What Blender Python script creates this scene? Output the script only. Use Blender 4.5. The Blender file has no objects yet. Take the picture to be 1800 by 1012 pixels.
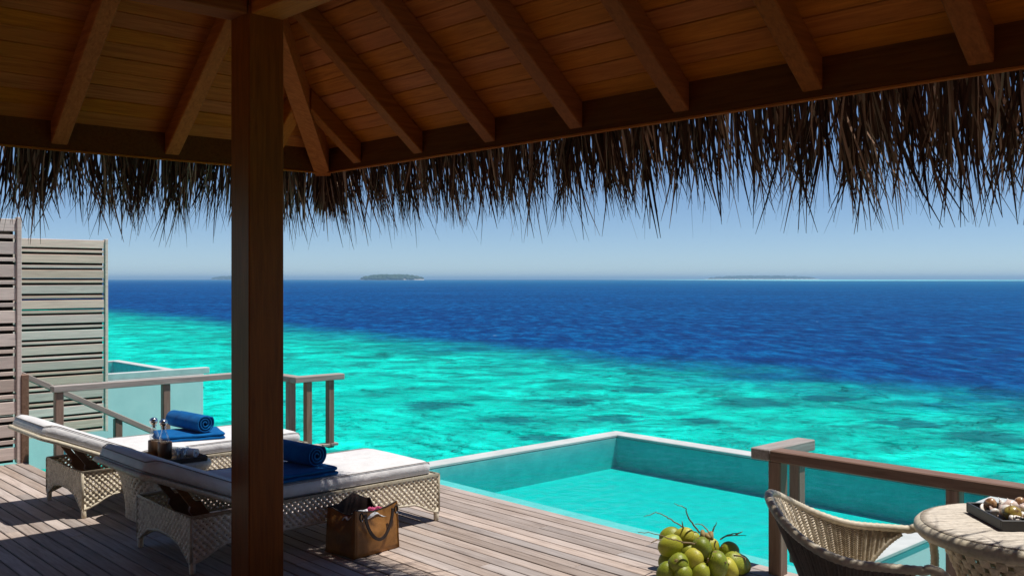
import bpy, bmesh, math, random
import numpy as np
from mathutils import Vector, Matrix, noise
R = math.radians
random.seed(7)
scene = bpy.context.scene
col = scene.collection

# ------------------------------------------------------------------ camera, sky, sun, exposure
cam_d = bpy.data.cameras.new("camera")
cam = bpy.data.objects.new("camera", cam_d); col.objects.link(cam)
cam.location = (0, 0, 1.75)
cam.rotation_euler = (R(90), 0, R(-42.95))
cam_d.sensor_width = 36.0
cam_d.lens = 33.52
cam_d.shift_y = -0.0086
cam_d.clip_start = 0.05
cam_d.clip_end = 60000
scene.camera = cam

SUNV = Vector((0.27, -0.23, 1.0)).normalized()
world = bpy.data.worlds.new("World"); scene.world = world
world.use_nodes = True
wn = world.node_tree.nodes; wl = world.node_tree.links
sky = wn.new("ShaderNodeTexSky"); sky.sky_type = 'NISHITA'; sky.sun_disc = False
sky.sun_elevation = math.asin(SUNV.z)
sky.sun_rotation = math.atan2(SUNV.x, SUNV.y)
sky.altitude = 1000; sky.air_density = 0.66; sky.dust_density = 0.0; sky.ozone_density = 5.6
bg = wn["Background"]; bg.inputs["Strength"].default_value = 0.093
wl.new(sky.outputs[0], bg.inputs[0])

sun_d = bpy.data.lights.new("sun", 'SUN'); sun_d.energy = 5.0; sun_d.angle = R(0.53)
sun_d.color = (1.0, 0.955, 0.89)
sun = bpy.data.objects.new("sun", sun_d); col.objects.link(sun)
sun.rotation_euler = SUNV.to_track_quat('Z', 'Y').to_euler()
sun.location = (0, 0, 30)

vs = scene.view_settings
vs.view_transform = 'Standard'; vs.look = 'None'; vs.exposure = 0.15; vs.gamma = 1.0
vs.use_curve_mapping = False
scene.cycles.max_bounces = 10
scene.cycles.diffuse_bounces = 5
scene.cycles.transparent_max_bounces = 16
scene.cycles.sample_clamp_indirect = 6.0

# ------------------------------------------------------------------ helpers: objects
def empty(name, loc=(0, 0, 0), rz=0.0):
    o = bpy.data.objects.new(name, None); col.objects.link(o)
    o.location = loc; o.rotation_euler = (0, 0, rz); o.empty_display_size = 0.1
    return o
def tag(o, label=None, cat=None, group=None, kind=None):
    if label: o["label"] = label
    if cat: o["category"] = cat
    if group: o["group"] = group
    if kind: o["kind"] = kind
    return o
def link(name, me, parent=None, loc=None, rot=None):
    o = bpy.data.objects.new(name, me); col.objects.link(o)
    if parent: o.parent = parent
    if loc is not None: o.location = loc
    if rot is not None: o.rotation_euler = rot
    return o
KIDS = {}
def copy_tree(o, parent=None):
    c = o.copy(); col.objects.link(c)
    if parent: c.parent = parent
    for ch in list(o.children): copy_tree(ch, c)
    return c

class MB:
    def __init__(s): s.v = []; s.f = []
    def add(s, vs, fs):
        b = len(s.v); s.v.extend([tuple(p) for p in vs])
        s.f.extend([tuple(i + b for i in f) for f in fs]); return s
    def box(s, x0, x1, y0, y1, z0, z1, bev=0.0):
        b = min(bev, (x1-x0)*.45, (y1-y0)*.45, (z1-z0)*.45)
        if b <= 0:
            vs = [(x, y, z) for z in (z0, z1) for y in (y0, y1) for x in (x0, x1)]
            return s.add(vs, [(0,2,3,1),(4,5,7,6),(0,1,5,4),(2,6,7,3),(0,4,6,2),(1,3,7,5)])
        c = Vector(((x0+x1)/2, (y0+y1)/2, (z0+z1)/2)); h = Vector(((x1-x0)/2, (y1-y0)/2, (z1-z0)/2))
        vs = []; idx = {}
        for sx in (-1, 1):
            for sy in (-1, 1):
                for sz in (-1, 1):
                    for a in range(3):
                        p = [sx*(h.x-b), sy*(h.y-b), sz*(h.z-b)]
                        p[a] = (sx, sy, sz)[a]*h[a]
                        idx[(sx, sy, sz, a)] = len(vs); vs.append(c + Vector(p))
        fs = []
        for a in range(3):
            o1, o2 = [i for i in range(3) if i != a]
            for sg in (-1, 1):
                q = []
                for (u, w) in ((-1,-1),(1,-1),(1,1),(-1,1)):
                    k = [0,0,0]; k[a] = sg; k[o1] = u; k[o2] = w
                    q.append(idx[(k[0],k[1],k[2],a)])
                if (sg < 0) != (a == 1): q.reverse()
                fs.append(tuple(q))
        for a in range(3):
            o1, o2 = [i for i in range(3) if i != a]
            for u in (-1, 1):
                for w in (-1, 1):
                    k0 = [0,0,0]; k0[a] = -1; k0[o1] = u; k0[o2] = w
                    k1 = list(k0); k1[a] = 1
                    fs.append((idx[(*k0,o1)], idx[(*k1,o1)], idx[(*k1,o2)], idx[(*k0,o2)]))
        for sx in (-1, 1):
            for sy in (-1, 1):
                for sz in (-1, 1):
                    fs.append((idx[(sx,sy,sz,0)], idx[(sx,sy,sz,1)], idx[(sx,sy,sz,2)]))
        return s.add(vs, fs)
    def tube(s, pts, r, n=8, caps=True, closed=False, flat=1.0):
        pts = [Vector(p) for p in pts]; m = len(pts)
        rs = r if hasattr(r, '__len__') else [r]*m
        vs = []; prev = None
        for i, p in enumerate(pts):
            if closed: t = pts[(i+1) % m] - pts[i-1]
            else: t = pts[min(i+1, m-1)] - pts[max(i-1, 0)]
            t.normalize()
            if prev is None:
                up = Vector((0,0,1)) if abs(t.z) < .9 else Vector((1,0,0))
                a = t.cross(up).normalized()
            else:
                a = (prev - t*prev.dot(t))
                a = a.normalized() if a.length > 1e-6 else t.orthogonal().normalized()
            prev = a; b = t.cross(a)
            for k in range(n):
                th = 2*math.pi*k/n
                vs.append(p + a*math.cos(th)*rs[i] + b*math.sin(th)*rs[i]*flat)
        fs = []
        for i in range(m if closed else m-1):
            j = (i+1) % m
            for k in range(n):
                l = (k+1) % n
                fs.append((i*n+k, i*n+l, j*n+l, j*n+k))
        if caps and not closed:
            fs.append(tuple(range(n-1, -1, -1))); fs.append(tuple((m-1)*n+k for k in range(n)))
        return s.add(vs, fs)
    def lathe(s, prof, c=(0,0,0), n=20, capb=True, capt=True):
        vs = []; fs = []
        for (r, z) in prof:
            for k in range(n):
                th = 2*math.pi*k/n; vs.append((c[0]+r*math.cos(th), c[1]+r*math.sin(th), c[2]+z))
        for i in range(len(prof)-1):
            for k in range(n):
                l = (k+1) % n; fs.append((i*n+k, i*n+l, (i+1)*n+l, (i+1)*n+k))
        if capb: fs.append(tuple(range(n-1, -1, -1)))
        if capt: fs.append(tuple((len(prof)-1)*n+k for k in range(n)))
        return s.add(vs, fs)
    def loft(s, rings, caps=True, closed=True):
        n = len(rings[0]); vs = [p for r in rings for p in r]; fs = []
        for i in range(len(rings)-1):
            for k in range(n if closed else n-1):
                l = (k+1) % n; fs.append((i*n+k, i*n+l, (i+1)*n+l, (i+1)*n+k))
        if caps:
            fs.append(tuple(range(n-1, -1, -1))); fs.append(tuple((len(rings)-1)*n+k for k in range(n)))
        return s.add(vs, fs)
    def xf(s, M):
        s.v = [tuple(M @ Vector(p)) for p in s.v]; return s
    def mesh(s, name, mat, smooth=False):
        me = bpy.data.meshes.new(name); me.from_pydata(s.v, [], s.f); me.update()
        if mat: me.materials.append(mat)
        if smooth: me.polygons.foreach_set("use_smooth", [True]*len(me.polygons))
        return me
    def build(s, name, mat, parent=None, smooth=False, loc=None, solid=0.0):
        me = s.mesh(name, mat, smooth)
        bm = bmesh.new(); bm.from_mesh(me)
        if not solid: bmesh.ops.recalc_face_normals(bm, faces=bm.faces)
        bm.to_mesh(me); bm.free()
        o = link(name, me, parent, loc)
        if solid:
            m = o.modifiers.new("thickness", 'SOLIDIFY'); m.thickness = solid; m.offset = 0
        return o

# ------------------------------------------------------------------ helpers: materials
def new_mat(name):
    m = bpy.data.materials.new(name); m.use_nodes = True
    nt = m.node_tree; b = nt.nodes["Principled BSDF"]
    return m, nt, b
def nd(nt, typ, **kw):
    n = nt.nodes.new(typ)
    for k, v in kw.items():
        if k.startswith("i_"):
            key = k[2:]
            n.inputs[int(key) if key.isdigit() else key.replace("_", " ")].default_value = v
        else: setattr(n, k, v)
    return n
def ramp(nt, fac, stops):
    r = nt.nodes.new("ShaderNodeValToRGB"); e = r.color_ramp.elements
    while len(e) < len(stops): e.new(0.5)
    for i, (p, c) in enumerate(stops):
        e[i].position = p; e[i].color = (c[0], c[1], c[2], 1)
    nt.links.new(fac, r.inputs[0]); return r.outputs[0]
def mixc(nt, fac, a, b, mode='MIX'):
    m = nt.nodes.new("ShaderNodeMix"); m.data_type = 'RGBA'; m.blend_type = mode
    if isinstance(fac, (int, float)): m.inputs[0].default_value = fac
    else: nt.links.new(fac, m.inputs[0])
    for s, i in ((a, 6), (b, 7)):
        if isinstance(s, tuple): m.inputs[i].default_value = (s[0], s[1], s[2], 1)
        else: nt.links.new(s, m.inputs[i])
    return m.outputs[2]
def mth(nt, op, a, b=None, clamp=False):
    m = nt.nodes.new("ShaderNodeMath"); m.operation = op; m.use_clamp = clamp
    for s, i in ((a, 0), (b, 1)):
        if s is None: continue
        if isinstance(s, (int, float)): m.inputs[i].default_value = s
        else: nt.links.new(s, m.inputs[i])
    return m.outputs[0]
def coords(nt, scale, kind="Object", rnd=True):
    tc = nt.nodes.new("ShaderNodeTexCoord"); mp = nt.nodes.new("ShaderNodeMapping")
    nt.links.new(tc.outputs[kind], mp.inputs[0]); mp.inputs["Scale"].default_value = scale
    if rnd:
        oi = nt.nodes.new("ShaderNodeObjectInfo")
        mu = nt.nodes.new("ShaderNodeVectorMath"); mu.operation = 'SCALE'
        cx = nt.nodes.new("ShaderNodeCombineXYZ")
        for k, f in enumerate((37.0, 91.0, 53.0)):
            nt.links.new(mth(nt, 'MULTIPLY', oi.outputs["Random"], f), cx.inputs[k])
        nt.links.new(cx.outputs[0], mp.inputs["Location"])
    return mp.outputs[0]
def noise_t(nt, vec, scale, detail=4, rough=.55, dist=0.0):
    n = nt.nodes.new("ShaderNodeTexNoise"); n.inputs["Scale"].default_value = scale
    n.inputs["Detail"].default_value = detail; n.inputs["Roughness"].default_value = rough
    n.inputs["Distortion"].default_value = dist
    if vec is not None: nt.links.new(vec, n.inputs["Vector"])
    return n.outputs["Fac"]
def bump(nt, b, h, strength=.3, dist=.01, prev=None):
    n = nt.nodes.new("ShaderNodeBump"); n.inputs["Strength"].default_value = strength
    n.inputs["Distance"].default_value = dist
    nt.links.new(h, n.inputs["Height"])
    if prev is not None: nt.links.new(prev, n.inputs["Normal"])
    if b is not None: nt.links.new(n.outputs[0], b.inputs["Normal"])
    return n.outputs[0]
def wood(name, dark, light, axis=1, rough=.6, tint=None, spec=.3, blotch=.5, var=.5, fine=1.0):
    m, nt, b = new_mat(name)
    sc = [22.0, 22.0, 22.0]; sc[axis] = 1.3
    v = coords(nt, sc)
    g = noise_t(nt, v, 2.2*fine, 6, .65, .6)
    c = ramp(nt, g, [(.3, dark), (.7, light)])
    sb = [3.0, 3.0, 3.0]; sb[axis] = 1.2
    bl = noise_t(nt, coords(nt, sb), 1.6, 3, .6)
    f = ramp(nt, bl, [(.35, (0,0,0)), (.68, (1,1,1))])
    c = mixc(nt, mth(nt, 'MULTIPLY', f, blotch), c, tint or light)
    oi = nt.nodes.new("ShaderNodeObjectInfo")
    hsv = nt.nodes.new("ShaderNodeHueSaturation")
    nt.links.new(c, hsv.inputs["Color"])
    r2 = mth(nt, 'FRACT', mth(nt, 'MULTIPLY', oi.outputs["Random"], 17.31))
    nt.links.new(mth(nt, 'ADD', mth(nt, 'MULTIPLY', oi.outputs["Random"], var), 1-var*.5), hsv.inputs["Value"])
    nt.links.new(mth(nt, 'ADD', mth(nt, 'MULTIPLY', r2, var*1.1), 1-var*.55), hsv.inputs["Saturation"])
    nt.links.new(mth(nt, 'ADD', mth(nt, 'MULTIPLY', r2, .006), .497), hsv.inputs["Hue"])
    nt.links.new(hsv.outputs[0], b.inputs["Base Color"])
    b.inputs["Roughness"].default_value = rough
    b.inputs["Specular IOR Level"].default_value = spec
    bump(nt, b, g, .35, .004)
    return m
def simple(name, c1, c2=None, rough=.6, scale=6.0, bumpd=0.0, bscale=None, spec=.4, metal=0.0, rnd=True):
    m, nt, b = new_mat(name)
    v = coords(nt, (1,1,1), rnd=rnd)
    n = noise_t(nt, v, scale, 5, .6)
    c = ramp(nt, n, [(.3, c1), (.7, c2 or c1)])
    nt.links.new(c, b.inputs["Base Color"])
    b.inputs["Roughness"].default_value = rough; b.inputs["Metallic"].default_value = metal
    b.inputs["Specular IOR Level"].default_value = spec
    if bumpd: bump(nt, b, noise_t(nt, v, bscale or scale*4, 4, .6), .6, bumpd)
    return m
def wicker(name, dark, light, spec=.3):
    m, nt, b = new_mat(name)
    v = coords(nt, (1,1,1))
    ge = nt.nodes.new("ShaderNodeNewGeometry")
    n = noise_t(nt, v, 60, 3, .6); n2 = noise_t(nt, v, 6, 3, .6)
    f = mth(nt, 'ADD', mth(nt, 'MULTIPLY', n, .5), mth(nt, 'MULTIPLY', n2, .3))
    f = mth(nt, 'ADD', f, mth(nt, 'MULTIPLY', ge.outputs["Random Per Island"], .25))
    nt.links.new(ramp(nt, f, [(.3, dark), (.72, light)]), b.inputs["Base Color"])
    b.inputs["Roughness"].default_value = .5; b.inputs["Specular IOR Level"].default_value = spec
    bump(nt, b, n, .5, .003)
    return m

M = {}
M['deck'] = wood('weathered_deck_wood', (.20,.152,.126), (.47,.388,.335), 1, .62, (.45,.39,.355), .2, .6, .50)
M['rail_y'] = wood('weathered_rail_wood', (.21,.165,.14), (.40,.35,.32), 1, .65, (.30,.20,.15), .25, .4, .2)
M['rail_x'] = wood('weathered_rail_wood_cross', (.23,.19,.165), (.45,.41,.38), 0, .65, (.36,.29,.25), .25, .4, .2)
M['rail_red'] = wood('brown_rail_wood', (.135,.075,.05), (.28,.175,.13), 1, .6, (.22,.13,.09), .3, .5, .2)
M['post'] = wood('weathered_post_wood', (.17,.095,.062), (.34,.225,.165), 2, .6, (.30,.225,.18), .3, .5, .3)
M['slat'] = wood('silvered_slat_wood', (.46,.375,.33), (.74,.61,.54), 0, .7, (.68,.55,.485), .2, .5, .32)
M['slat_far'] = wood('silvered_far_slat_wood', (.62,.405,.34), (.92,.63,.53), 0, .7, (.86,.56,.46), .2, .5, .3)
M['slat_back'] = wood('dark_backing_wood', (.022,.017,.014), (.05,.038,.03), 0, .8, None, .1)
M['ceil'] = wood('varnished_ceiling_wood', (.24,.062,.008), (.48,.14,.020), 0, .55, (.38,.10,.013), .06, .4, .06)
M['ceil_y'] = wood('varnished_ceiling_wood_cross', (.24,.062,.008), (.48,.14,.020), 1, .55, (.38,.10,.013), .06, .4, .06)
M['fascia'] = wood('dark_fascia_wood', (.085,.023,.004), (.16,.048,.008), 1, .55, (.12,.034,.006), .06, .4, .06)
M['rafter'] = wood('varnished_rafter_wood', (.17,.044,.006), (.31,.088,.013), 0, .55, (.24,.064,.009), .06, .4, .06)
M['pillar'] = wood('dark_pillar_wood', (.14,.035,.005), (.26,.068,.010), 2, .45, (.20,.050,.008), .12, .4, .1)
M['step'] = simple('pale_aqua_step', (.20,.45,.44), (.29,.54,.52), .6, 7)
M['villa'] = simple('brown_villa_wall', (.30,.19,.11), (.40,.26,.15), .8, 3, .002, 50, .1)
M['plaster'] = simple('pale_blue_plaster', (.50,.62,.62), (.60,.70,.69), .8, 2.2, .0015, 60, .15)
M['rim'] = simple('pale_stone_rim', (.42,.45,.44), (.54,.56,.55), .7, 5, .001, 80, .2)
M['pool_tile'] = simple('aqua_pool_finish', (.13,.42,.43), (.21,.53,.53), .6, 7, 0, None, .1)
M['rattan'] = wicker('cream_rattan', (.44,.36,.25), (.80,.72,.56))
M['rattan_chair'] = wicker('pale_chair_rattan', (.44,.355,.25), (.82,.72,.55))
M['rattan_shaded'] = wicker('shaded_chair_rattan', (.09,.075,.06), (.26,.225,.185))  # darker chair rattan: shade of the outer side and weave gaps in colour
M['rattan_top'] = wicker('table_rattan', (.36,.31,.25), (.66,.59,.49))
M['strut'] = wood('brown_strut_wood', (.10,.045,.022), (.2,.095,.05), 0, .5)
M['bamboo'] = wood('dark_bamboo', (.05,.022,.006), (.12,.055,.016), 2, .4, None, .4)
M['tray'] = wood('dark_tray_wood', (.018,.013,.011), (.05,.036,.028), 0, .45, None, .35)
M['tray_in'] = wood('tray_inside_wood', (.15,.075,.03), (.3,.16,.07), 0, .5)
M['greytray'] = simple('charcoal_tray', (.035,.034,.034), (.055,.053,.052), .5, 8)
M['leather'] = simple('tan_leather', (.17,.072,.016), (.36,.16,.04), .5, 5, .003, 30, .35)
M['leather_dark'] = simple('dark_leather', (.016,.009,.007), (.035,.02,.014), .5, 8, .002, 40, .35)
M['lining'] = simple('dark_lining', (.014,.007,.005), (.035,.018,.013), .8, 8)
M['whitecloth'] = simple('white_cotton', (.70,.70,.70), (.80,.80,.80), .9, 6, .003, 40, .1)
M['pinkcloth'] = simple('magenta_cotton', (.35,.03,.10), (.55,.12,.22), .9, 20, .003, 40, .1)
M['twig'] = simple('twig_brown', (.13,.085,.045), (.27,.19,.09), .7, 30)
M['silver'] = simple('polished_cap', (.55,.56,.58), (.6,.61,.62), .18, 4, 0, None, .5, 1.0)
M['rope'] = wicker('wrapped_rattan_edge', (.30,.25,.17), (.64,.57,.44))

def fabric(name, c1, c2, wr=.03, wscale=5, weave=900, sheen=.2):
    m, nt, b = new_mat(name)
    v = coords(nt, (1,1,1))
    n = noise_t(nt, v, 9, 4, .6)
    nt.links.new(ramp(nt, n, [(.3, c1), (.7, c2)]), b.inputs["Base Color"])
    b.inputs["Roughness"].default_value = .9; b.inputs["Specular IOR Level"].default_value = .1
    b.inputs["Sheen Weight"].default_value = sheen
    w = noise_t(nt, v, wscale, 3, .5, .4)
    p = bump(nt, None, w, .5, wr)
    bump(nt, b, noise_t(nt, v, weave*.2, 3, .7), .5, .004, p)
    return m
M['cushion'] = fabric('off_white_cushion', (.58,.565,.56), (.68,.665,.66), .03, 7, 500, .1)
M['piping'] = fabric('grey_piping', (.22,.20,.19), (.28,.26,.25), .002, 9, 500, 0)
M['towel'] = fabric('blue_terry', (.001,.062,.21), (.002,.115,.33), .016, 14, 420, .04)

def glass(name, c, rough=.02, mix=.75):
    m, nt, b = new_mat(name)
    nt.nodes.remove(b); out = nt.nodes["Material Output"]
    tr = nd(nt, "ShaderNodeBsdfTransparent"); tr.inputs[0].default_value = (*c, 1)
    gl = nd(nt, "ShaderNodeBsdfGlossy"); gl.inputs["Roughness"].default_value = rough
    lw = nd(nt, "ShaderNodeLayerWeight"); lw.inputs[0].default_value = .35
    mx = nd(nt, "ShaderNodeMixShader")
    f = mth(nt, 'ADD', mth(nt, 'MULTIPLY', lw.outputs["Facing"], mix), .06, True)
    nt.links.new(f, mx.inputs[0]); nt.links.new(tr.outputs[0], mx.inputs[1]); nt.links.new(gl.outputs[0], mx.inputs[2])
    nt.links.new(mx.outputs[0], out.inputs[0]); return m
M['glass'] = glass('clear_glass', (.88,.93,.95))

# pool water: tinted see-through sheet with rippled reflections
def pool_water():
    m, nt, b = new_mat('pool_water'); nt.nodes.remove(b); out = nt.nodes["Material Output"]
    v = coords(nt, (1,1,1), "Object", False)
    n = noise_t(nt, v, 5.5, 4, .55, .5)
    bp = nd(nt, "ShaderNodeBump"); bp.inputs["Strength"].default_value = .9; bp.inputs["Distance"].default_value = .05
    nt.links.new(n, bp.inputs["Height"])
    tr = nd(nt, "ShaderNodeBsdfTransparent"); tr.inputs[0].default_value = (1,1,1,1)
    ab = nd(nt, "ShaderNodeVolumeAbsorption"); ab.inputs["Density"].default_value = 2.3
    ab.inputs["Color"].default_value = (0,.97,.945,1)
    nt.links.new(ab.outputs[0], out.inputs["Volume"])
    gl = nd(nt, "ShaderNodeBsdfGlossy"); gl.inputs["Roughness"].default_value = .04
    gl.inputs[0].default_value = (.8,.9,1,1)
    fr = nd(nt, "ShaderNodeFresnel"); fr.inputs["IOR"].default_value = 1.33
    nt.links.new(bp.outputs[0], fr.inputs["Normal"]); nt.links.new(bp.outputs[0], gl.inputs["Normal"])
    mx = nd(nt, "ShaderNodeMixShader")
    ge = nd(nt, "ShaderNodeNewGeometry"); sx = nd(nt, "ShaderNodeSeparateXYZ"); nt.links.new(ge.outputs["True Normal"], sx.inputs[0])
    up = mth(nt, 'GREATER_THAN', mth(nt, 'ABSOLUTE', sx.outputs[2]), .5)
    po = nd(nt, "ShaderNodeSeparateXYZ"); nt.links.new(v, po.inputs[0])
    up = mth(nt, 'MULTIPLY', up, mth(nt, 'GREATER_THAN', po.outputs[2], -.1))
    nt.links.new(mth(nt, 'MULTIPLY', mth(nt, 'MULTIPLY', fr.outputs[0], .36), up), mx.inputs[0])
    nt.links.new(tr.outputs[0], mx.inputs[1]); nt.links.new(gl.outputs[0], mx.inputs[2])
    nt.links.new(mx.outputs[0], out.inputs[0]); return m
M['pool_water'] = pool_water()

# sea: lagoon over sand and coral up to the reef edge, deep water beyond
def sea_mat():
    m, nt, b = new_mat('sea_water')
    ge = nt.nodes.new("ShaderNodeNewGeometry"); sp = nd(nt, "ShaderNodeSeparateXYZ")
    nt.links.new(ge.outputs["Position"], sp.inputs[0])
    X, Y = sp.outputs[0], sp.outputs[1]
    def scaled(sx, sy):
        mp = nd(nt, "ShaderNodeMapping"); mp.inputs["Scale"].default_value = (sx, sy, 1)
        nt.links.new(ge.outputs["Position"], mp.inputs[0]); return mp.outputs[0]
    # distance of the point from the reef edge, metres (positive = open sea)
    e = mth(nt, 'SUBTRACT', mth(nt, 'SUBTRACT', X, mth(nt, 'MULTIPLY', Y, .094)), 28.3)
    wob = mth(nt, 'MULTIPLY', mth(nt, 'SUBTRACT', noise_t(nt, scaled(1,1), .16, 6, .62), .5), 11.0)
    e = mth(nt, 'ADD', e, wob)
    mr = nd(nt, "ShaderNodeMapRange", interpolation_type='SMOOTHSTEP')
    nt.links.new(e, mr.inputs[0]); mr.inputs[1].default_value = -8.0; mr.inputs[2].default_value = 4.0
    deepf = mr.outputs[0]
    # sand and coral under the lagoon
    sand = noise_t(nt, scaled(1,1), .30, 5, .6, .6)
    cor = noise_t(nt, scaled(1,1), .62, 8, .66, .5)
    near = nd(nt, "ShaderNodeMapRange"); nt.links.new(e, near.inputs[0])
    near.inputs[1].default_value = -20.0; near.inputs[2].default_value = 0.0
    # wave and ripple patterns are laid across and along the view
    mr_ = nd(nt, "ShaderNodeMapping"); mr_.inputs["Rotation"].default_value = (0,0,R(43))
    nt.links.new(ge.outputs["Position"], mr_.inputs[0])
    mw = nd(nt, "ShaderNodeMapping"); mw.inputs["Scale"].default_value = (.75,1,1); nt.links.new(mr_.outputs[0], mw.inputs[0])
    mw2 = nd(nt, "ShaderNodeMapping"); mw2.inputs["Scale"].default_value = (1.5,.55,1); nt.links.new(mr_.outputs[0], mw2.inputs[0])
    fine = noise_t(nt, mw.outputs[0], 1.9, 6, .68, .4)
    fin2 = mth(nt, 'SUBTRACT', fine, .5)
    sand = mth(nt, 'ADD', sand, mth(nt, 'MULTIPLY', fin2, .42))  # light and dark wave streaks painted into the lagoon colour
    cf = mth(nt, 'ADD', cor, mth(nt, 'MULTIPLY', near.outputs[0], .14))
    cf = mth(nt, 'ADD', cf, mth(nt, 'MULTIPLY', fin2, .12))
    lag = ramp(nt, sand, [(.28, (.0,.37,.315)), (.48, (.0,.56,.46)), (.66, (.002,.80,.65))])
    corc = ramp(nt, noise_t(nt, scaled(1,1), 1.7, 4, .6), [(.3, (.004,.15,.15)), (.7, (.004,.27,.235))])
    cmask = ramp(nt, cf, [(.51, (0,0,0)), (.67, (1,1,1))])
    lag = mixc(nt, mth(nt, 'MULTIPLY', cmask, .80), lag, corc)
    # single coral heads that stand clear on the sand
    heads = None; S_, C_ = math.sin(R(42.95)), math.cos(R(42.95))
    for (px_, py_, hr) in ((1320,708,1.15),(1075,735,.75),(895,738,.75),(1735,768,.95),(1000,706,1.0),(1600,745,.8),(1450,700,.8),(1130,685,.9),(760,712,.9),(960,770,.45),(1230,740,.5)):
        dd = (1.75+1.6)*1676/(py_-490.5); rr_ = (px_-900)/1676*dd
        hx, hy = C_*rr_ + S_*dd, -S_*rr_ + C_*dd
        dx = mth(nt, 'SUBTRACT', X, hx); dy = mth(nt, 'SUBTRACT', Y, hy)
        d = mth(nt, 'SQRT', mth(nt, 'ADD', mth(nt, 'MULTIPLY', dx, dx), mth(nt, 'MULTIPLY', dy, dy)))
        d = mth(nt, 'ADD', d, mth(nt, 'MULTIPLY', mth(nt, 'SUBTRACT', fine, .5), 2.2))
        k = mth(nt, 'MULTIPLY', mth(nt, 'SUBTRACT', 1.25, mth(nt, 'DIVIDE', d, hr)), 1.6, True)
        heads = k if heads is None else mth(nt, 'MAXIMUM', heads, k)
    lag = mixc(nt, mth(nt, 'MULTIPLY', heads, .85), lag, (.004,.13,.15))
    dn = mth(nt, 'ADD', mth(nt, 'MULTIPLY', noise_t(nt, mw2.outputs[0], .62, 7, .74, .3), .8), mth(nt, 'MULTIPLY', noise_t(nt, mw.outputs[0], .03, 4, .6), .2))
    deep = ramp(nt, dn, [(.37, (.0,.020,.12)), (.5, (.0,.048,.20)), (.62, (.0,.13,.36))])  # ripple tones painted in the colour, imitating sky caught by wave facets
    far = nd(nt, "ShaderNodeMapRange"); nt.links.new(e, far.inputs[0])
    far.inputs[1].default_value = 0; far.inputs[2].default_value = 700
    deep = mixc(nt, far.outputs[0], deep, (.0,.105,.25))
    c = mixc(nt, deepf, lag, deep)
    fl = ramp(nt, noise_t(nt, mw.outputs[0], .8, 3, .6), [(.755, (0,0,0)), (.80, (1,1,1))])
    c = mixc(nt, fl, c, (.55,.65,.72))
    # shoal far off near the horizon
    nt.nodes.remove(b); out = nt.nodes["Material Output"]
    df = nd(nt, "ShaderNodeBsdfDiffuse"); nt.links.new(c, df.inputs[0])
    gl = nd(nt, "ShaderNodeBsdfGlossy"); gl.inputs["Roughness"].default_value = .12
    fr = nd(nt, "ShaderNodeFresnel"); fr.inputs["IOR"].default_value = 1.33
    mx = nd(nt, "ShaderNodeMixShader")
    nt.links.new(mth(nt, 'MULTIPLY', fr.outputs[0], .24), mx.inputs[0])
    nt.links.new(df.outputs[0], mx.inputs[1]); nt.links.new(gl.outputs[0], mx.inputs[2])
    nt.links.new(mx.outputs[0], out.inputs[0])
    # waves: swell, chop and ripple
    h1 = noise_t(nt, mw.outputs[0], .7, 4, .6, .3)
    h2 = noise_t(nt, mw.outputs[0], 2.6, 5, .62, .4)
    p = bump(nt, None, h1, 1.0, .75)
    p = bump(nt, None, noise_t(nt, mw.outputs[0], .16, 4, .6, .3), 1.0, 3.0, p)
    q = bump(nt, None, h2, 1.0, .22, p)
    for n_ in (df, gl, fr): nt.links.new(q, n_.inputs["Normal"])
    return m
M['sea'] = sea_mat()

def thatch_mat():
    m, nt, b = new_mat('dry_thatch')
    ge = nt.nodes.new("ShaderNodeNewGeometry")
    r = ge.outputs["Random Per Island"]
    c = ramp(nt, r, [(0, (.035,.015,.009)), (.5, (.105,.053,.034)), (.8, (.25,.145,.095)), (1, (.70,.48,.34))])  # palest blades are coloured as sunlit straw, sunlight put into their tone
    nt.links.new(c, b.inputs["Base Color"])
    b.inputs["Roughness"].default_value = .8; b.inputs["Specular IOR Level"].default_value = .08
    return m
M['thatch'] = thatch_mat()
M['thatch_cover'] = simple('packed_thatch', (.08,.055,.035), (.2,.15,.09), .9, 14, .03, 40, .1)

def coconut_mat():
    m, nt, b = new_mat('green_coconut_skin')
    v = coords(nt, (1,1,1))
    oi = nt.nodes.new("ShaderNodeObjectInfo")
    n = noise_t(nt, v, 9, 4, .6)
    f = mth(nt, 'ADD', mth(nt, 'MULTIPLY', n, .55), mth(nt, 'MULTIPLY', oi.outputs["Random"], .5))
    c = ramp(nt, f, [(.15, (.075,.12,.006)), (.38, (.21,.25,.016)), (.6, (.37,.37,.03)), (.9, (.52,.43,.05))])
    sc = noise_t(nt, v, 24, 5, .7)
    c = mixc(nt, ramp(nt, sc, [(.56, (0,0,0)), (.68, (.8,.8,.8))]), c, (.20,.13,.05))
    nt.links.new(c, b.inputs["Base Color"]); b.inputs["Roughness"].default_value = .42
    b.inputs["Specular IOR Level"].default_value = .4
    bump(nt, b, n, .3, .006)
    return m
M['coconut'] = coconut_mat()
M['calyx'] = simple('coconut_calyx', (.16,.10,.03), (.34,.25,.09), .7, 30, .002)
def shellm(name, stops, scale=40):
    m, nt, b = new_mat(name)
    v = coords(nt, (1,1,1)); n = noise_t(nt, v, scale, 4, .6, .6)
    nt.links.new(ramp(nt, n, stops), b.inputs["Base Color"])
    b.inputs["Roughness"].default_value = .3; b.inputs["Specular IOR Level"].default_value = .5
    return m
M['shell_white'] = shellm('white_shell', [(.3, (.62,.55,.46)), (.6, (.78,.73,.66))])
M['shell_pink'] = shellm('pink_shell', [(.3, (.60,.42,.34)), (.65, (.76,.64,.56))])
M['shell_brown'] = shellm('brown_shell', [(.35, (.16,.06,.022)), (.55, (.42,.24,.11)), (.7, (.62,.48,.32))], 55)
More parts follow.
